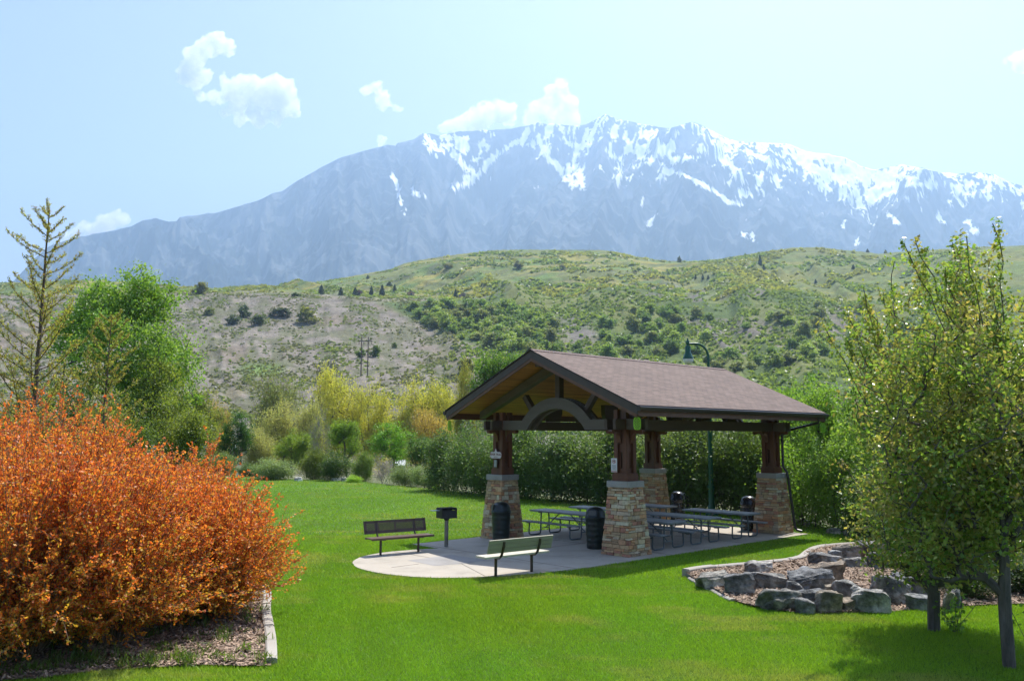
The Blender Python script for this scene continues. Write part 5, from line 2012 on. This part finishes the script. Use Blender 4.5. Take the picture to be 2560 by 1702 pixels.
# --- copper-orange shrubs
def copper_shrub(seed, H, Rr, nst):
    rng = np.random.default_rng(seed)
    P0, P1, A0, A1, lc, ld, hh = [], [], [], [], [], [], []
    for k in range(nst):
        az = rng.uniform(0, 2 * math.pi)
        tilt = abs(rng.normal(0, .42)) + rng.uniform(0, .35)
        low = rng.uniform() < .38
        if low: tilt = rng.uniform(.75, 1.45)
        tilt = min(tilt, 1.45)
        r0 = rng.uniform(0, .35) ** .8
        p = np.array([r0 * math.cos(az), r0 * math.sin(az), 0.0])
        # length so that tips lie on a dome
        Lr = 1 / math.sqrt((math.sin(tilt) / Rr) ** 2 + (math.cos(tilt) / H) ** 2) * (rng.uniform(.76, 1.02) if not low else rng.uniform(.40, 1.0))
        n = 9
        t0 = tilt * .55
        for s in range(n):
            tl = t0 + (tilt * 1.25 - t0) * s / n
            az += rng.normal(0, .05)
            d = np.array([math.sin(tl) * math.cos(az), math.sin(tl) * math.sin(az), math.cos(tl)])
            q = p + d * Lr / n
            P0.append(p); P1.append(q)
            A0.append(.010 * (1 - s / n) + .0028); A1.append(.010 * (1 - (s + 1) / n) + .0028)
            if s >= (1 if low else 2):
                for b_ in range(2):
                    d2 = d + rng.normal(0, .55, 3) + [0, 0, .25]
                    d2 /= np.linalg.norm(d2)
                    l2 = rng.uniform(.16, .42)
                    st = p + (q - p) * rng.uniform(0, 1)
                    P0.append(st); P1.append(st + d2 * l2)
                    A0.append(.0035); A1.append(.002)
                    m_ = 9
                    for t in np.linspace(.15, 1.03, m_):
                        lc.append(st + d2 * l2 * t + rng.normal(0, .014, 3)); ld.append(d2)
                    for rep in range(3):
                        lc.append(st + d2 * l2 + rng.normal(0, .018, 3)); ld.append(d2)
            if s >= 3:
                for t in np.linspace(0, 1, 6):
                    lc.append(p + (q - p) * t + rng.normal(0, .02, 3)); ld.append(d)
            p = q
        for rep in range(6):
            lc.append(p + rng.normal(0, .02, 3)); ld.append(d)
    P0, P1, A0, A1 = map(np.array, (P0, P1, A0, A1))
    lc, ld = np.array(lc), np.array(ld)
    V, Fc = leaf_quads(lc, rng, .050, .032, dirs=ld * .9, dj=.6)
    pal = np.array([(.76, .225, .05), (.70, .18, .044), (.78, .28, .058), (.58, .13, .045), (.74, .34, .07)])
    pal2 = np.array([(.70, .42, .05), (.60, .42, .06), (.74, .28, .04), (.46, .34, .06)])
    c1, c2 = pick(rng, pal, len(lc), .22), pick(rng, pal2, len(lc), .22)
    # young growth at the shoot tips is copper, older leaves low down are yellower
    f = rng.uniform(0, 1, len(lc)) < np.clip(.62 - lc[:, 2] / H * .62, .06, .6)
    c1[f] = c2[f]
    return plant("copper_shrub", edges_mesh(P0, P1, A0, A1, 4), (V, Fc, np.repeat(c1, 4, 0)), TWIG, ORANGE, "stems", "foliage")


CS = [(-5.2, 14.75, 2.35, 1.5, "copper orange shrub at the right end of the row, next to the kerb"),
      (-6.05, 12.95, 2.8, 1.8, "copper orange shrub second from the right end of the row"),
      (-6.95, 12.1, 3.2, 1.95, "copper orange shrub with yellow lower leaves at the left front"),
      (-6.6, 16.4, 2.85, 1.8, "copper orange shrub in the rear row above the right end shrub"),
      (-8.0, 15.0, 3.65, 1.9, "copper orange shrub in the rear row at the left"),
      (-8.4, 11.9, 3.6, 1.9, "copper orange shrub cut by the left picture edge")]
for i, (x, y, H, Rr, lab) in enumerate(CS):
    o = copper_shrub(400 + i, H, Rr, 430)
    o.location = (x, y, float(bedl_z(x, y)) - .02)
    tag(o, lab, "shrub", "copper orange shrubs in the left bed")

# --- weeds and grass tufts in the left bed
rng = np.random.default_rng(55)
n = 130
wx_, wy_ = rng.uniform(-7.5, -3.3, n * 3), rng.uniform(11.0, 15.5, n * 3)
k = in_poly(wx_, wy_, BED_L) & ((rng.uniform(0, 1, n * 3) < .22) | (wy_ < 12.35) & (rng.uniform(0, 1, n * 3) < .9))
wx_, wy_ = wx_[k][:n], wy_[k][:n]
per = 34
idx = np.repeat(np.arange(len(wx_)), per)
hs = rng.uniform(.08, .30, len(wx_))[idx]
c = np.stack([wx_[idx], wy_[idx], bedl_z(wx_, wy_)[idx]], 1) + np.column_stack([rng.normal(0, .06, (len(idx), 2)), rng.uniform(0, 1, len(idx)) * hs * .5])
dd2 = rng.normal(0, .4, (len(idx), 3)) + [0, 0, 1.0]
V, Fc = leaf_quads(c, rng, hs * .7, .016, dirs=dd2, dj=.3)
tag(link("weeds", np_mesh("weeds", V, Fc, np.repeat(pick(rng, [(.11, .19, .03), (.16, .25, .05), (.08, .14, .03), (.17, .21, .09)], len(idx)), 4, 0)), LEAF), "green weeds and grass tufts among the wood chips", "weeds", kind="stuff")


# --- the two pear trees at the right
def pear(seed, trunk, ells, K, per, r0, shoots):
    rng = np.random.default_rng(seed)
    cs = np.concatenate([ell(rng, int(K * f), c, r, .25, lb, .40) for c, r, f, lb in ells])
    cs[:, 2] = np.maximum(cs[:, 2], .75 + rng.uniform(0, .5, len(cs)))
    sh, e0, e1 = [], [], []
    for k in range(shoots):
        an, rr = rng.uniform(0, 6.28), rng.uniform(.5, 1.65)
        c0, r_ = ells[0][0], ells[0][1]
        b0 = np.array([c0[0] + rr * math.cos(an), c0[1] + rr * math.sin(an), c0[2] + r_[2] * .9 * math.sqrt(max(.05, 1 - (rr / r_[0]) ** 2)) - .35])
        d = np.array([math.cos(an) * rr * .38, math.sin(an) * rr * .38, 1.0]) * rng.uniform(.35, 1.0)
        n_ = 6
        pts = [b0 + d * t + rng.normal(0, .025, 3) * (t > 0) for t in np.linspace(-.5, 1, n_)]
        for a0, a1 in zip(pts[:-1], pts[1:]):
            e0.append(a0); e1.append(a1)
        for t in np.linspace(.0, 1, 9): sh.append(b0 + d * t + rng.normal(0, .03, 3))
    w = skeleton(trunk, cs, rng, jit=.035, sag=-.04, seg=4)
    sw = edges_mesh(np.array(e0), np.array(e1), np.full(len(e0), .009), np.full(len(e0), .006), 5)
    wood = cat_w(limbs(*w, r0, .007, .42, 7), sw)
    pal = [(.16, .27, .055), (.21, .33, .065), (.28, .39, .09), (.36, .34, .10), (.40, .29, .12), (.33, .37, .09), (.42, .33, .13), (.11, .19, .042)]
    lv = clump_leaves(cs, per, (.125, .125, .11), .076, .046, pal, rng, .2, up=.1)
    n2 = len(sh)
    if n2:
        lv2 = clump_leaves(np.array(sh), 22, (.05, .05, .08), .07, .042, pal, rng, .2, up=.1)
        lv = cat_l(lv, lv2)
    return plant("pear_tree", wood, lv, BARKG, leafmat("glossy_pear_leaf", trans=.55, rough=.36, tint=(1.15, 1.25, .6), spec=.5) if "glossy_pear_leaf" not in bpy.data.materials else bpy.data.materials["glossy_pear_leaf"])


T1 = (6.86, 14.15)
rng = np.random.default_rng(9)
p1 = pear(501, [wob((0, 0, -.05), (.22, .1, 2.6), 9, .012, rng), wob((.12, 0, 1.2), (-.7, .2, 3.2), 6, .05, rng), wob((.15, 0, 1.5), (.9, .3, 3.6), 6, .05, rng)],
          [((.25, .1, 3.25), (1.75, 1.7, 2.25), .42, 15), ((.35, .1, 3.1), (1.75, 1.6, 2.0), .32, 0), ((.1, 0, 1.75), (1.35, 1.2, 1.1), .26, 0)], 1050, 31, .098,
          20)
p1.location = (*T1, -.03)
tag(p1, "leaning trunked pear tree left of its neighbour, with bronze and green leaves over the boulders", "tree", "pear trees at the right")
T2 = (6.80, 11.95)
p2 = pear(502, [wob((0, 0, -.05), (.05, .05, 2.8), 9, .012, rng), wob((0, 0, .95), (-.95, .6, 2.2), 7, .03, rng), wob((.02, 0, 1.6), (.7, -.3, 3.4), 6, .05, rng)],
          [((.45, .3, 3.75), (2.3, 1.8, 2.15), .48, 17), ((.4, .3, 3.4), (2.2, 1.6, 1.8), .34, 0), ((-.55, .3, 2.15), (1.2, .9, 1.05), .18, 0)], 1200, 31, .085,
          20)
p2.location = (*T2, -.03)
tag(p2, "straight trunked pear tree at the right picture edge, nearest to the camera", "tree", "pear trees at the right")
def sprout(seed, h):
    rng = np.random.default_rng(seed)
    st = [wob((rng.normal(0, .03), rng.normal(0, .03), 0), (rng.normal(0, .12), rng.normal(0, .10), h * rng.uniform(.6, 1)), 5, .012, rng) for k in range(9)]
    p0 = np.array([q for pl in st for q in pl[:-1]])
    p1 = np.array([q for pl in st for q in pl[1:]])
    tc = p1[rng.integers(0, len(p1), 150)] + rng.normal(0, .035, (150, 3))
    V, Fc = leaf_quads(tc, rng, .085, .05)
    return plant("trunk_sprout", edges_mesh(p0, p1, np.full(len(p0), .006), np.full(len(p0), .004), 4), (V, Fc, np.repeat(pick(rng, [(.20, .36, .06), (.27, .42, .08), (.15, .28, .045)], 150), 4, 0)), BARKG, LEAF, "stems", "foliage")


for sd_, x_, y_, h_, lab in ((801, 7.12, 13.98, .55, "fresh green sprouts at the foot of the leaning pear trunk"), (802, 7.22, 11.95, .85, "fresh green sprouts right of the straight pear trunk")):
    o = sprout(sd_, h_)
    o.location = (x_, y_, -.03)
    tag(o, lab, "plant", "sprouts at the pear trunks")

# ---------- hillside plants and things
HB_ = [proto_shrub(600 + i, 60, 26, .42) for i in range(3)]
for h_ in HB_:
    for c in list(h_.children):
        if c.name.startswith("trunk"): bpy.data.objects.remove(c)
hr = np.random.default_rng(66)


def hill_bush(i, P, w, h, color, label, group, name="hillside_bush"):
    src = HB_[i % 3]
    me = [c for c in src.children][0].data
    o = bpy.data.objects.new(name, me)
    COL.objects.link(o)
    o.location = (float(P[0]), float(P[1]), float(P[2]) - .25)
    o.scale = (w / 3.5, w / 3.5, h / 3.7)
    o.rotation_euler = (0, 0, hr.uniform(0, 6.28))
    o.color = (*color, 1)
    return tag(o, label, "bush", group)


cnt = 0
MIDP = [(1480, 790), (1700, 770), (1850, 820), (2000, 770), (2320, 770), (2320, 930), (1420, 925), (1400, 880)]
for tries in range(30000):
    if cnt >= 288: break
    px, py = hr.uniform(990, 2330), hr.uniform(755, 930)
    inner = bool(in_poly(px, py, gulp))
    if inner and cnt > 270: continue
    if not inner and (cnt < 120 or not in_poly(px, py, MIDP)): continue
    P, D = hill_hit(px, py)
    dn = float(fbm(np.array([px / 75.0]), np.array([D / 40.0]), 4, 160)[0])
    if D < 230 or (not inner and dn < .50): continue
    if not inner and any(in_poly(px, py, pg) for pg in BARE) and hr.uniform() < .85: continue
    s = hr.uniform(4.0, 9.5) * (D / 420) ** .4
    c = np.array([(.16, .26, .07), (.21, .32, .085), (.29, .39, .10), (.25, .29, .13)][hr.integers(0, 4)]) * hr.uniform(.85, 1.2)
    zone = ("wooded gully" if inner else "upper slope" if py < 820 else "middle slope" if py < 870 else "lower slope")
    hill_bush(cnt, P, s, s * hr.uniform(.55, .95), c, "rounded green bush among many on the hill's " + zone + " behind the shelter", "bushes on the " + zone)
    cnt += 1
for px, py, w, h, c, lab, nm in (
    (497, 737, 48, 34, (.24, .25, .05), "yellow green tree on the bench skyline at the left of the hill", "hillside_tree"),
    (1296, 672, 28, 24, (.17, .18, .06), "single round bush on the green hilltop meadow", "hillside_bush"),
    (766, 806, 52, 42, (.22, .24, .045), "yellow green tree on the bare slope of the hill", "hillside_tree"),
    (520, 786, 30, 22, (.19, .23, .05), "small yellow green bush on the bare slope at the left", "hillside_bush"),
    (611, 792, 38, 34, (.07, .11, .04), "dark bush on the bare left slope", "hillside_bush"), (640, 808, 46, 24, (.09, .125, .05), "grey green bush right of the dark bush on the bare slope", "hillside_bush"),
    (585, 806, 40, 26, (.085, .12, .05), "grey green bush left of the dark bush on the bare slope", "hillside_bush"),
    (700, 790, 60, 22, (.08, .11, .045), "low wide grey green bush left of the yellow green slope tree", "hillside_bush"),
    (738, 740, 26, 11, (.07, .12, .04), "low green bush on the rim of the bench", "hillside_bush"),
    (900, 893, 30, 26, (.14, .22, .035), "bright bush left of the power poles' foot", "hillside_bush"), (938, 890, 34, 30, (.14, .22, .035), "bright bush right of the power poles", "hillside_bush"),
    (985, 868, 16, 14, (.13, .20, .04), "small bright bush right of the power poles", "hillside_bush"),
    (1165, 925, 44, 34, (.17, .19, .05), "yellowish bush on the slope left of the roof peak", "hillside_bush"),
    (1700, 655, 12, 14, (.10, .12, .05), "lone round bush on the hill saddle", "hillside_bush"),
    (1120, 668, 26, 12, (.20, .20, .06), "low yellow bush on the hilltop left of the round one", "hillside_bush"),
    (1408, 672, 18, 12, (.20, .19, .06), "yellow bush on the hilltop right of the round one", "hillside_bush")):
    P, D = hill_hit(px, py)
    hill_bush(int(px), P, w / F_PX * D, h / F_PX * D, c, lab, None, nm)


def proto_juniper():
    rng = np.random.default_rng(701)
    V, Fc, o_ = [], [], 0
    n = 900
    z = rng.uniform(.06, 1, n)
    r = .42 * (1 - z) ** .8 * rng.uniform(.3, 1.05, n)
    a = rng.uniform(0, 6.28, n)
    c = np.stack([r * np.cos(a), r * np.sin(a), z], 1)
    d = np.stack([np.cos(a) * .6, np.sin(a) * .6, np.full(n, .5)], 1)
    V, Fc = leaf_quads(c, rng, .16, .09, dirs=d, dj=.3)
    return np_mesh("juniper", V, Fc, np.repeat(pick(rng, PALN, n), 4, 0)), np_mesh("trunk", *edges_mesh(np.array([[0, 0, -.08]]), np.array([[0, 0, .5]]), np.array([.04]), np.array([.02]), 6))


jm, jt = proto_juniper()
for px, py, h, w, lab in ((805, 736, 24, 20, "dark juniper on the bench left of its neighbours"), (850, 737, 20, 16, "greyish juniper second along the bench"), (888, 738, 20, 18, "dark juniper beside a brown shed"), (927, 739, 24, 15, "slim dark juniper in the middle of the bench"),
                      (957, 740, 28, 20, "tallest dark juniper on the bench"), (986, 728, 18, 12, "small juniper just right of the tallest one"), (921, 697, 10, 10, "small juniper upslope above the bench"), (971, 716, 12, 22, "low wide juniper above the tallest one"), (1141, 744, 22, 14, "juniper at the right end of the bench"), (1025, 735, 12, 12, "low juniper on the bench near the orange shed"),
                      (1901, 664, 26, 13, "tallest dark conifer on the right hill below the skyline"), (1911, 672, 14, 10, "small conifer under the tallest one on the right hill"), (2085, 664, 12, 10, "lone conifer high on the right hill"), (1941, 708, 12, 11, "dark conifer in the middle of the right hill"),
                      (1868, 694, 10, 7, "tiny dark conifer on the right hill"), (2039, 707, 10, 9, "dark conifer at the right part of the right hill"), (1739, 697, 12, 9, "left one of three conifers above the saddle"), (1755, 695, 12, 9, "middle one of three conifers above the saddle"), (1771, 697, 11, 9, "right one of three conifers above the saddle"),
                      (2170, 624, 9, 10, "conifer on the right skyline"), (2215, 620, 8, 9, "second conifer on the right skyline"), (2135, 672, 12, 12, "bushy conifer on the right slope"), (1700, 652, 13, 9, "lone small tree in the skyline saddle")):
    P, D = hill_hit(px, py)
    e = empty("juniper_tree", (float(P[0]), float(P[1]), float(P[2]) - .2), hr.uniform(0, 6), lab, "juniper", "junipers and conifers on the hill")
    s = h / F_PX * D
    e.scale = (w / F_PX * D / .84, w / F_PX * D / .84, s * 1.05)
    c = link("crown", jm, LEAF, e)
    c.color = (.085, .115, .065, 1)
    link("trunk", jt, BARK, e)

# small brown sheds on the bench
for px, py, wpx, hpx, c, lab in ((897, 738, 15, 14, (.24, .12, .06), "brown shed between two dark junipers on the bench"), (1028, 737, 16, 9, (.42, .22, .09), "orange brown shed on the bench"), (1158, 744, 18, 12, (.30, .21, .15), "tan shed at the right end of the bench")):
    P, D = hill_hit(px, py)
    e = empty("hill_shed", (float(P[0]), float(P[1]), float(P[2]) - .3), .3, lab, "shed", "small sheds on the hill bench")
    w, h = wpx / F_PX * D, hpx / F_PX * D
    mb = MB()
    mb.prism([(-w / 2, 0), (w / 2, 0), (w / 2, h * .65), (0, h), (-w / 2, h * .65)], (0, -w * .4, 0), (1, 0, 0), (0, 0, 1), (0, w * .8, 0))
    mb.build("wall", simple("shed_wood", c, .8), e)
    mb = MB()
    for s in (-1, 1):
        mb.prism([(0, h), (s * w * .58, h * .60), (s * w * .58, h * .66), (0, h * 1.07)], (0, -w * .45, .02), (1, 0, 0), (0, 0, 1), (0, w * .9, 0))
    mb.build("roof", simple("shed_roof", (.16, .14, .13), .7), e)
    mb = MB()
    mb.box((0, -w * .405, h * .28), (w * .3, .06, h * .55))
    mb.build("door", simple("shed_door", (.07, .05, .04), .7), e)

# metal roofed sheds down by the river trees
for px, py, wpx, D, c, lab in ((548, 1088, 62, 88, (.55, .68, .60), "pale green metal roofed shed half hidden by trees above the orange shrubs"), (690, 1088, 34, 92, (.72, .72, .74), "white roofed shed glimpsed between willows"), (1000, 1152, 32, 80, (.6, .6, .62), "low grey roof glimpsed left of the pale shrubs")):
    x = float(at(px, 1000, D)[0])
    top = float(at(px, py, D)[2])
    z = gz_at(x, D)
    w = wpx / F_PX * D
    hh = max(1.2, top - z)
    e = empty("river_shed", (x, D, z), .1, lab, "shed", "sheds among the river trees")
    mb = MB()
    mb.box((0, 1.2, hh * .36), (w * .94, 2.2, hh * .72))
    mb.build("wall", simple("shed_siding", (.30, .31, .30), .7), e)
    mb = MB()
    mb.prism([(-.25, hh * .70), (1.2, hh), (2.65, hh * .70), (2.65, hh * .76), (1.2, hh + .08), (-.25, hh * .76)], (-w / 2, 0, 0), (0, 1, 0), (0, 0, 1), (w, 0, 0))
    mb.build("roof", simple("metal_roof", c, .35, var=.06), e)

# H-frame power pole
P, D = hill_hit(912, 940)
pp = empty("power_pole", (float(P[0]), float(P[1]), float(P[2])), 0, "brown two legged power pole with a wooden cross arm on the lower hill", "power pole")
ptop = float(at(912, 842, D)[2]) - float(P[2])
POLEM = simple("pole_wood", (.12, .085, .07), .9)
sep = 16.5 / F_PX * D
for s in (-1, 1):
    mb = MB()
    mb.tube([(s * sep / 2, 0, -3), (s * sep / 2, 0, ptop)], [.24, .15], 8)
    mb.build("leg", POLEM, pp)
mb = MB()
mb.box((.2, -.2, ptop - 11 / F_PX * D), (34 / F_PX * D, .22, .28))
mb.build("cross_arm", POLEM, pp)
for xx in (-16, -4, 16):
    mb = MB()
    mb.tube([(xx / F_PX * D + .2, -.2, ptop - 11 / F_PX * D - 1.3), (xx / F_PX * D + .2, -.2, ptop - 11 / F_PX * D - .1)], .10, 6)
    mb.build("insulator", simple("brown_insulator", (.16, .11, .09), .4), pp)

# countless sage and scrub clumps
def scrub():
    rng = np.random.default_rng(88)
    N = 36000
    px = rng.uniform(-60, 2450, N * 3)
    D = rng.uniform(165, 985, N * 3) ** 1.0
    n1 = fbm(px / 60, D / 22, 4, 170)
    lo = (D < 560)
    pr = np.where(lo, np.clip((n1 - .36) * 2.4, .05, 1), np.clip((n1 - .45) * 3.0, 0, .9))
    k = rng.uniform(0, 1, N * 3) < pr
    px, D, lo = px[k][:N], D[k][:N], lo[k][:N]
    N = len(px)
    C_ = hill_pt(px, D)
    size = rng.uniform(.45, 1.25, N) * np.where(lo, 1.0, 1.8) * np.where(px > 1100, 1.7, 1.0)
    per = 9
    idx = np.repeat(np.arange(N), per)
    dd_ = rng.normal(0, 1, (N * per, 3))
    dd_[:, 2] = np.abs(dd_[:, 2])
    dd_ /= np.linalg.norm(dd_, axis=1, keepdims=True)
    s = size[idx][:, None]
    c = C_[idx] + dd_ * s * [.8, .8, .55] * rng.uniform(.4, 1, (N * per, 1))
    V, Fc = leaf_quads(c, rng, (s * 1.1).ravel(), (s * .8).ravel(), up=.1)
    g = fbm(px / 90, D / 40, 3, 175)
    sage = np.array([.175, .19, .115])
    grn = np.array([.19, .265, .075])
    yel = np.array([.28, .30, .09])
    ta = sstep(.35, .65, g)[:, None]
    col = np.where(lo[:, None], sage * (1 - ta * .6) + grn * ta * .6, grn * (1 - ta) + yel * ta)
    col = np.where((px > 1150)[:, None] & lo[:, None], grn * .95, col) * rng.uniform(.7, 1.2, (N, 1))
    return np_mesh("scrub", V, Fc, np.repeat(col[idx], 4, 0))


o = link("scrub", scrub(), LEAF)
o.color = (1, 1, 1, 1)
tag(o, "grey green sagebrush and scrub dotted over the dry hillside", "scrub", kind="stuff")
for h_ in HB_:
    for c in list(h_.children): bpy.data.objects.remove(c)
    bpy.data.objects.remove(h_)
for kk in protos:
    for src in protos[kk]:
        if id(src) not in used:
            for c in list(src.children): bpy.data.objects.remove(c)
            bpy.data.objects.remove(src)


# ================================================================== CLOUDS (far outside the haze box)
def cloud_mat():
    m, nt, b = newmat("cloud_vapour")
    nt.nodes.remove(b)
    pv = nt.nodes.new("ShaderNodeVolumePrincipled")
    pv.inputs["Color"].default_value = (1, 1, 1, 1)
    pv.inputs["Anisotropy"].default_value = 0.3
    n = noise_node(nt, 0.0085, 8, .66)
    r = ramp(nt, n.outputs[0], [(.36, (0, 0, 0)), (.78, (1, 1, 1))])
    ml = nt.nodes.new("ShaderNodeMath")
    ml.operation = 'MULTIPLY'
    ml.inputs[1].default_value = .022
    nt.links.new(r.outputs[0], ml.inputs[0])
    nt.links.new(ml.outputs[0], pv.inputs["Density"])
    nt.links.new(pv.outputs[0], nt.nodes["Material Output"].inputs["Volume"])
    return m


CLOUD = cloud_mat()


def cloud(circles, label, D=10500.0, seed=0):
    bm = bmesh.new()
    k = D / F_PX
    rng = random.Random(seed)
    cx, cy = sum(c[0] for c in circles) / len(circles), sum(c[1] for c in circles) / len(circles)
    base = Vector(at(cx, cy, D))
    for x, y, r in circles:
        p = Vector(at(x, y, D)) - base + Vector((0, rng.uniform(-.6, .6) * r * k, 0))
        bmesh.ops.create_icosphere(bm, subdivisions=3, radius=r * k * 1.40, matrix=Matrix.Translation(p))
    me = bpy.data.meshes.new("cloud")
    bm.to_mesh(me)
    bm.free()
    o = bpy.data.objects.new("cloud", me)
    COL.objects.link(o)
    md = o.modifiers.new("remesh", 'REMESH')
    md.mode = 'VOXEL'
    md.voxel_size = 15
    dg = bpy.context.evaluated_depsgraph_get()
    me2 = bpy.data.meshes.new_from_object(o.evaluated_get(dg))
    o.modifiers.clear()
    o.data = me2
    co = np.empty(len(me2.vertices) * 3, np.float32)
    me2.vertices.foreach_get("co", co)
    co = co.reshape(-1, 3)
    no = np.empty(len(me2.vertices) * 3, np.float32)
    me2.vertices.foreach_get("normal", no)
    no = no.reshape(-1, 3)
    d = (fbm(co[:, 0] / 130 + co[:, 1] / 170, co[:, 2] / 130 + seed * 7, 4, 300 + seed) - .55) * 150
    d = d + (fbm(co[:, 0] / 38 + co[:, 1] / 60, co[:, 2] / 38 + seed * 5, 3, 320 + seed) - .5) * 70
    me2.vertices.foreach_set("co", (co + no * d[:, None]).ravel())
    me2.materials.clear()
    me2.materials.append(CLOUD)
    me2.name = "cloud"
    o.location = base
    return tag(o, label, "cloud")


CLOUDS = [([(470, 165, 22), (485, 140, 24), (510, 125, 24), (540, 115, 22), (565, 120, 16), (585, 125, 9), (480, 185, 25), (500, 200, 18), (518, 185, 14), (560, 188, 8), (590, 198, 8)], "white crescent shaped cloud highest at the upper left"),
          ([(505, 242, 12), (535, 245, 18), (575, 225, 22), (620, 215, 22), (650, 225, 30), (690, 235, 34), (715, 262, 26), (735, 282, 16), (600, 255, 26), (565, 284, 12), (600, 295, 14), (650, 287, 24), (690, 295, 16)], "large white cloud just below the crescent shaped one"),
          ([(915, 225, 12), (935, 211, 12), (947, 245, 13), (963, 259, 14), (985, 268, 11), (1003, 274, 6)], "small ragged white cloud left of the mountain top, alone in the sky"),
          ([(1115, 322, 16), (1150, 315, 20), (1190, 300, 24), (1220, 285, 24), (1250, 270, 20), (1265, 292, 24), (1280, 268, 9)], "white cloud rising behind the ridge left of the summit"),
          ([(1330, 300, 18), (1345, 285, 18), (1365, 265, 18), (1385, 240, 22), (1402, 224, 17), (1412, 260, 22), (1422, 292, 20), (1390, 290, 24)], "taller white cloud behind the ridge nearest the summit"),
          ([(185, 595, 18), (220, 572, 18), (260, 557, 20), (290, 545, 16), (305, 552, 12), (240, 582, 25)], "white cloud behind the low left end of the mountain"),
          ([(2515, 150, 10), (2540, 142, 14), (2562, 155, 22), (2590, 150, 26)], "white cloud cut by the right picture edge"),
          ([(960, 352, 8), (950, 356, 6)], "tiny white cloud puff touching the left ridge")]
for i, (cc, lab) in enumerate(CLOUDS): cloud(cc, lab, seed=i)
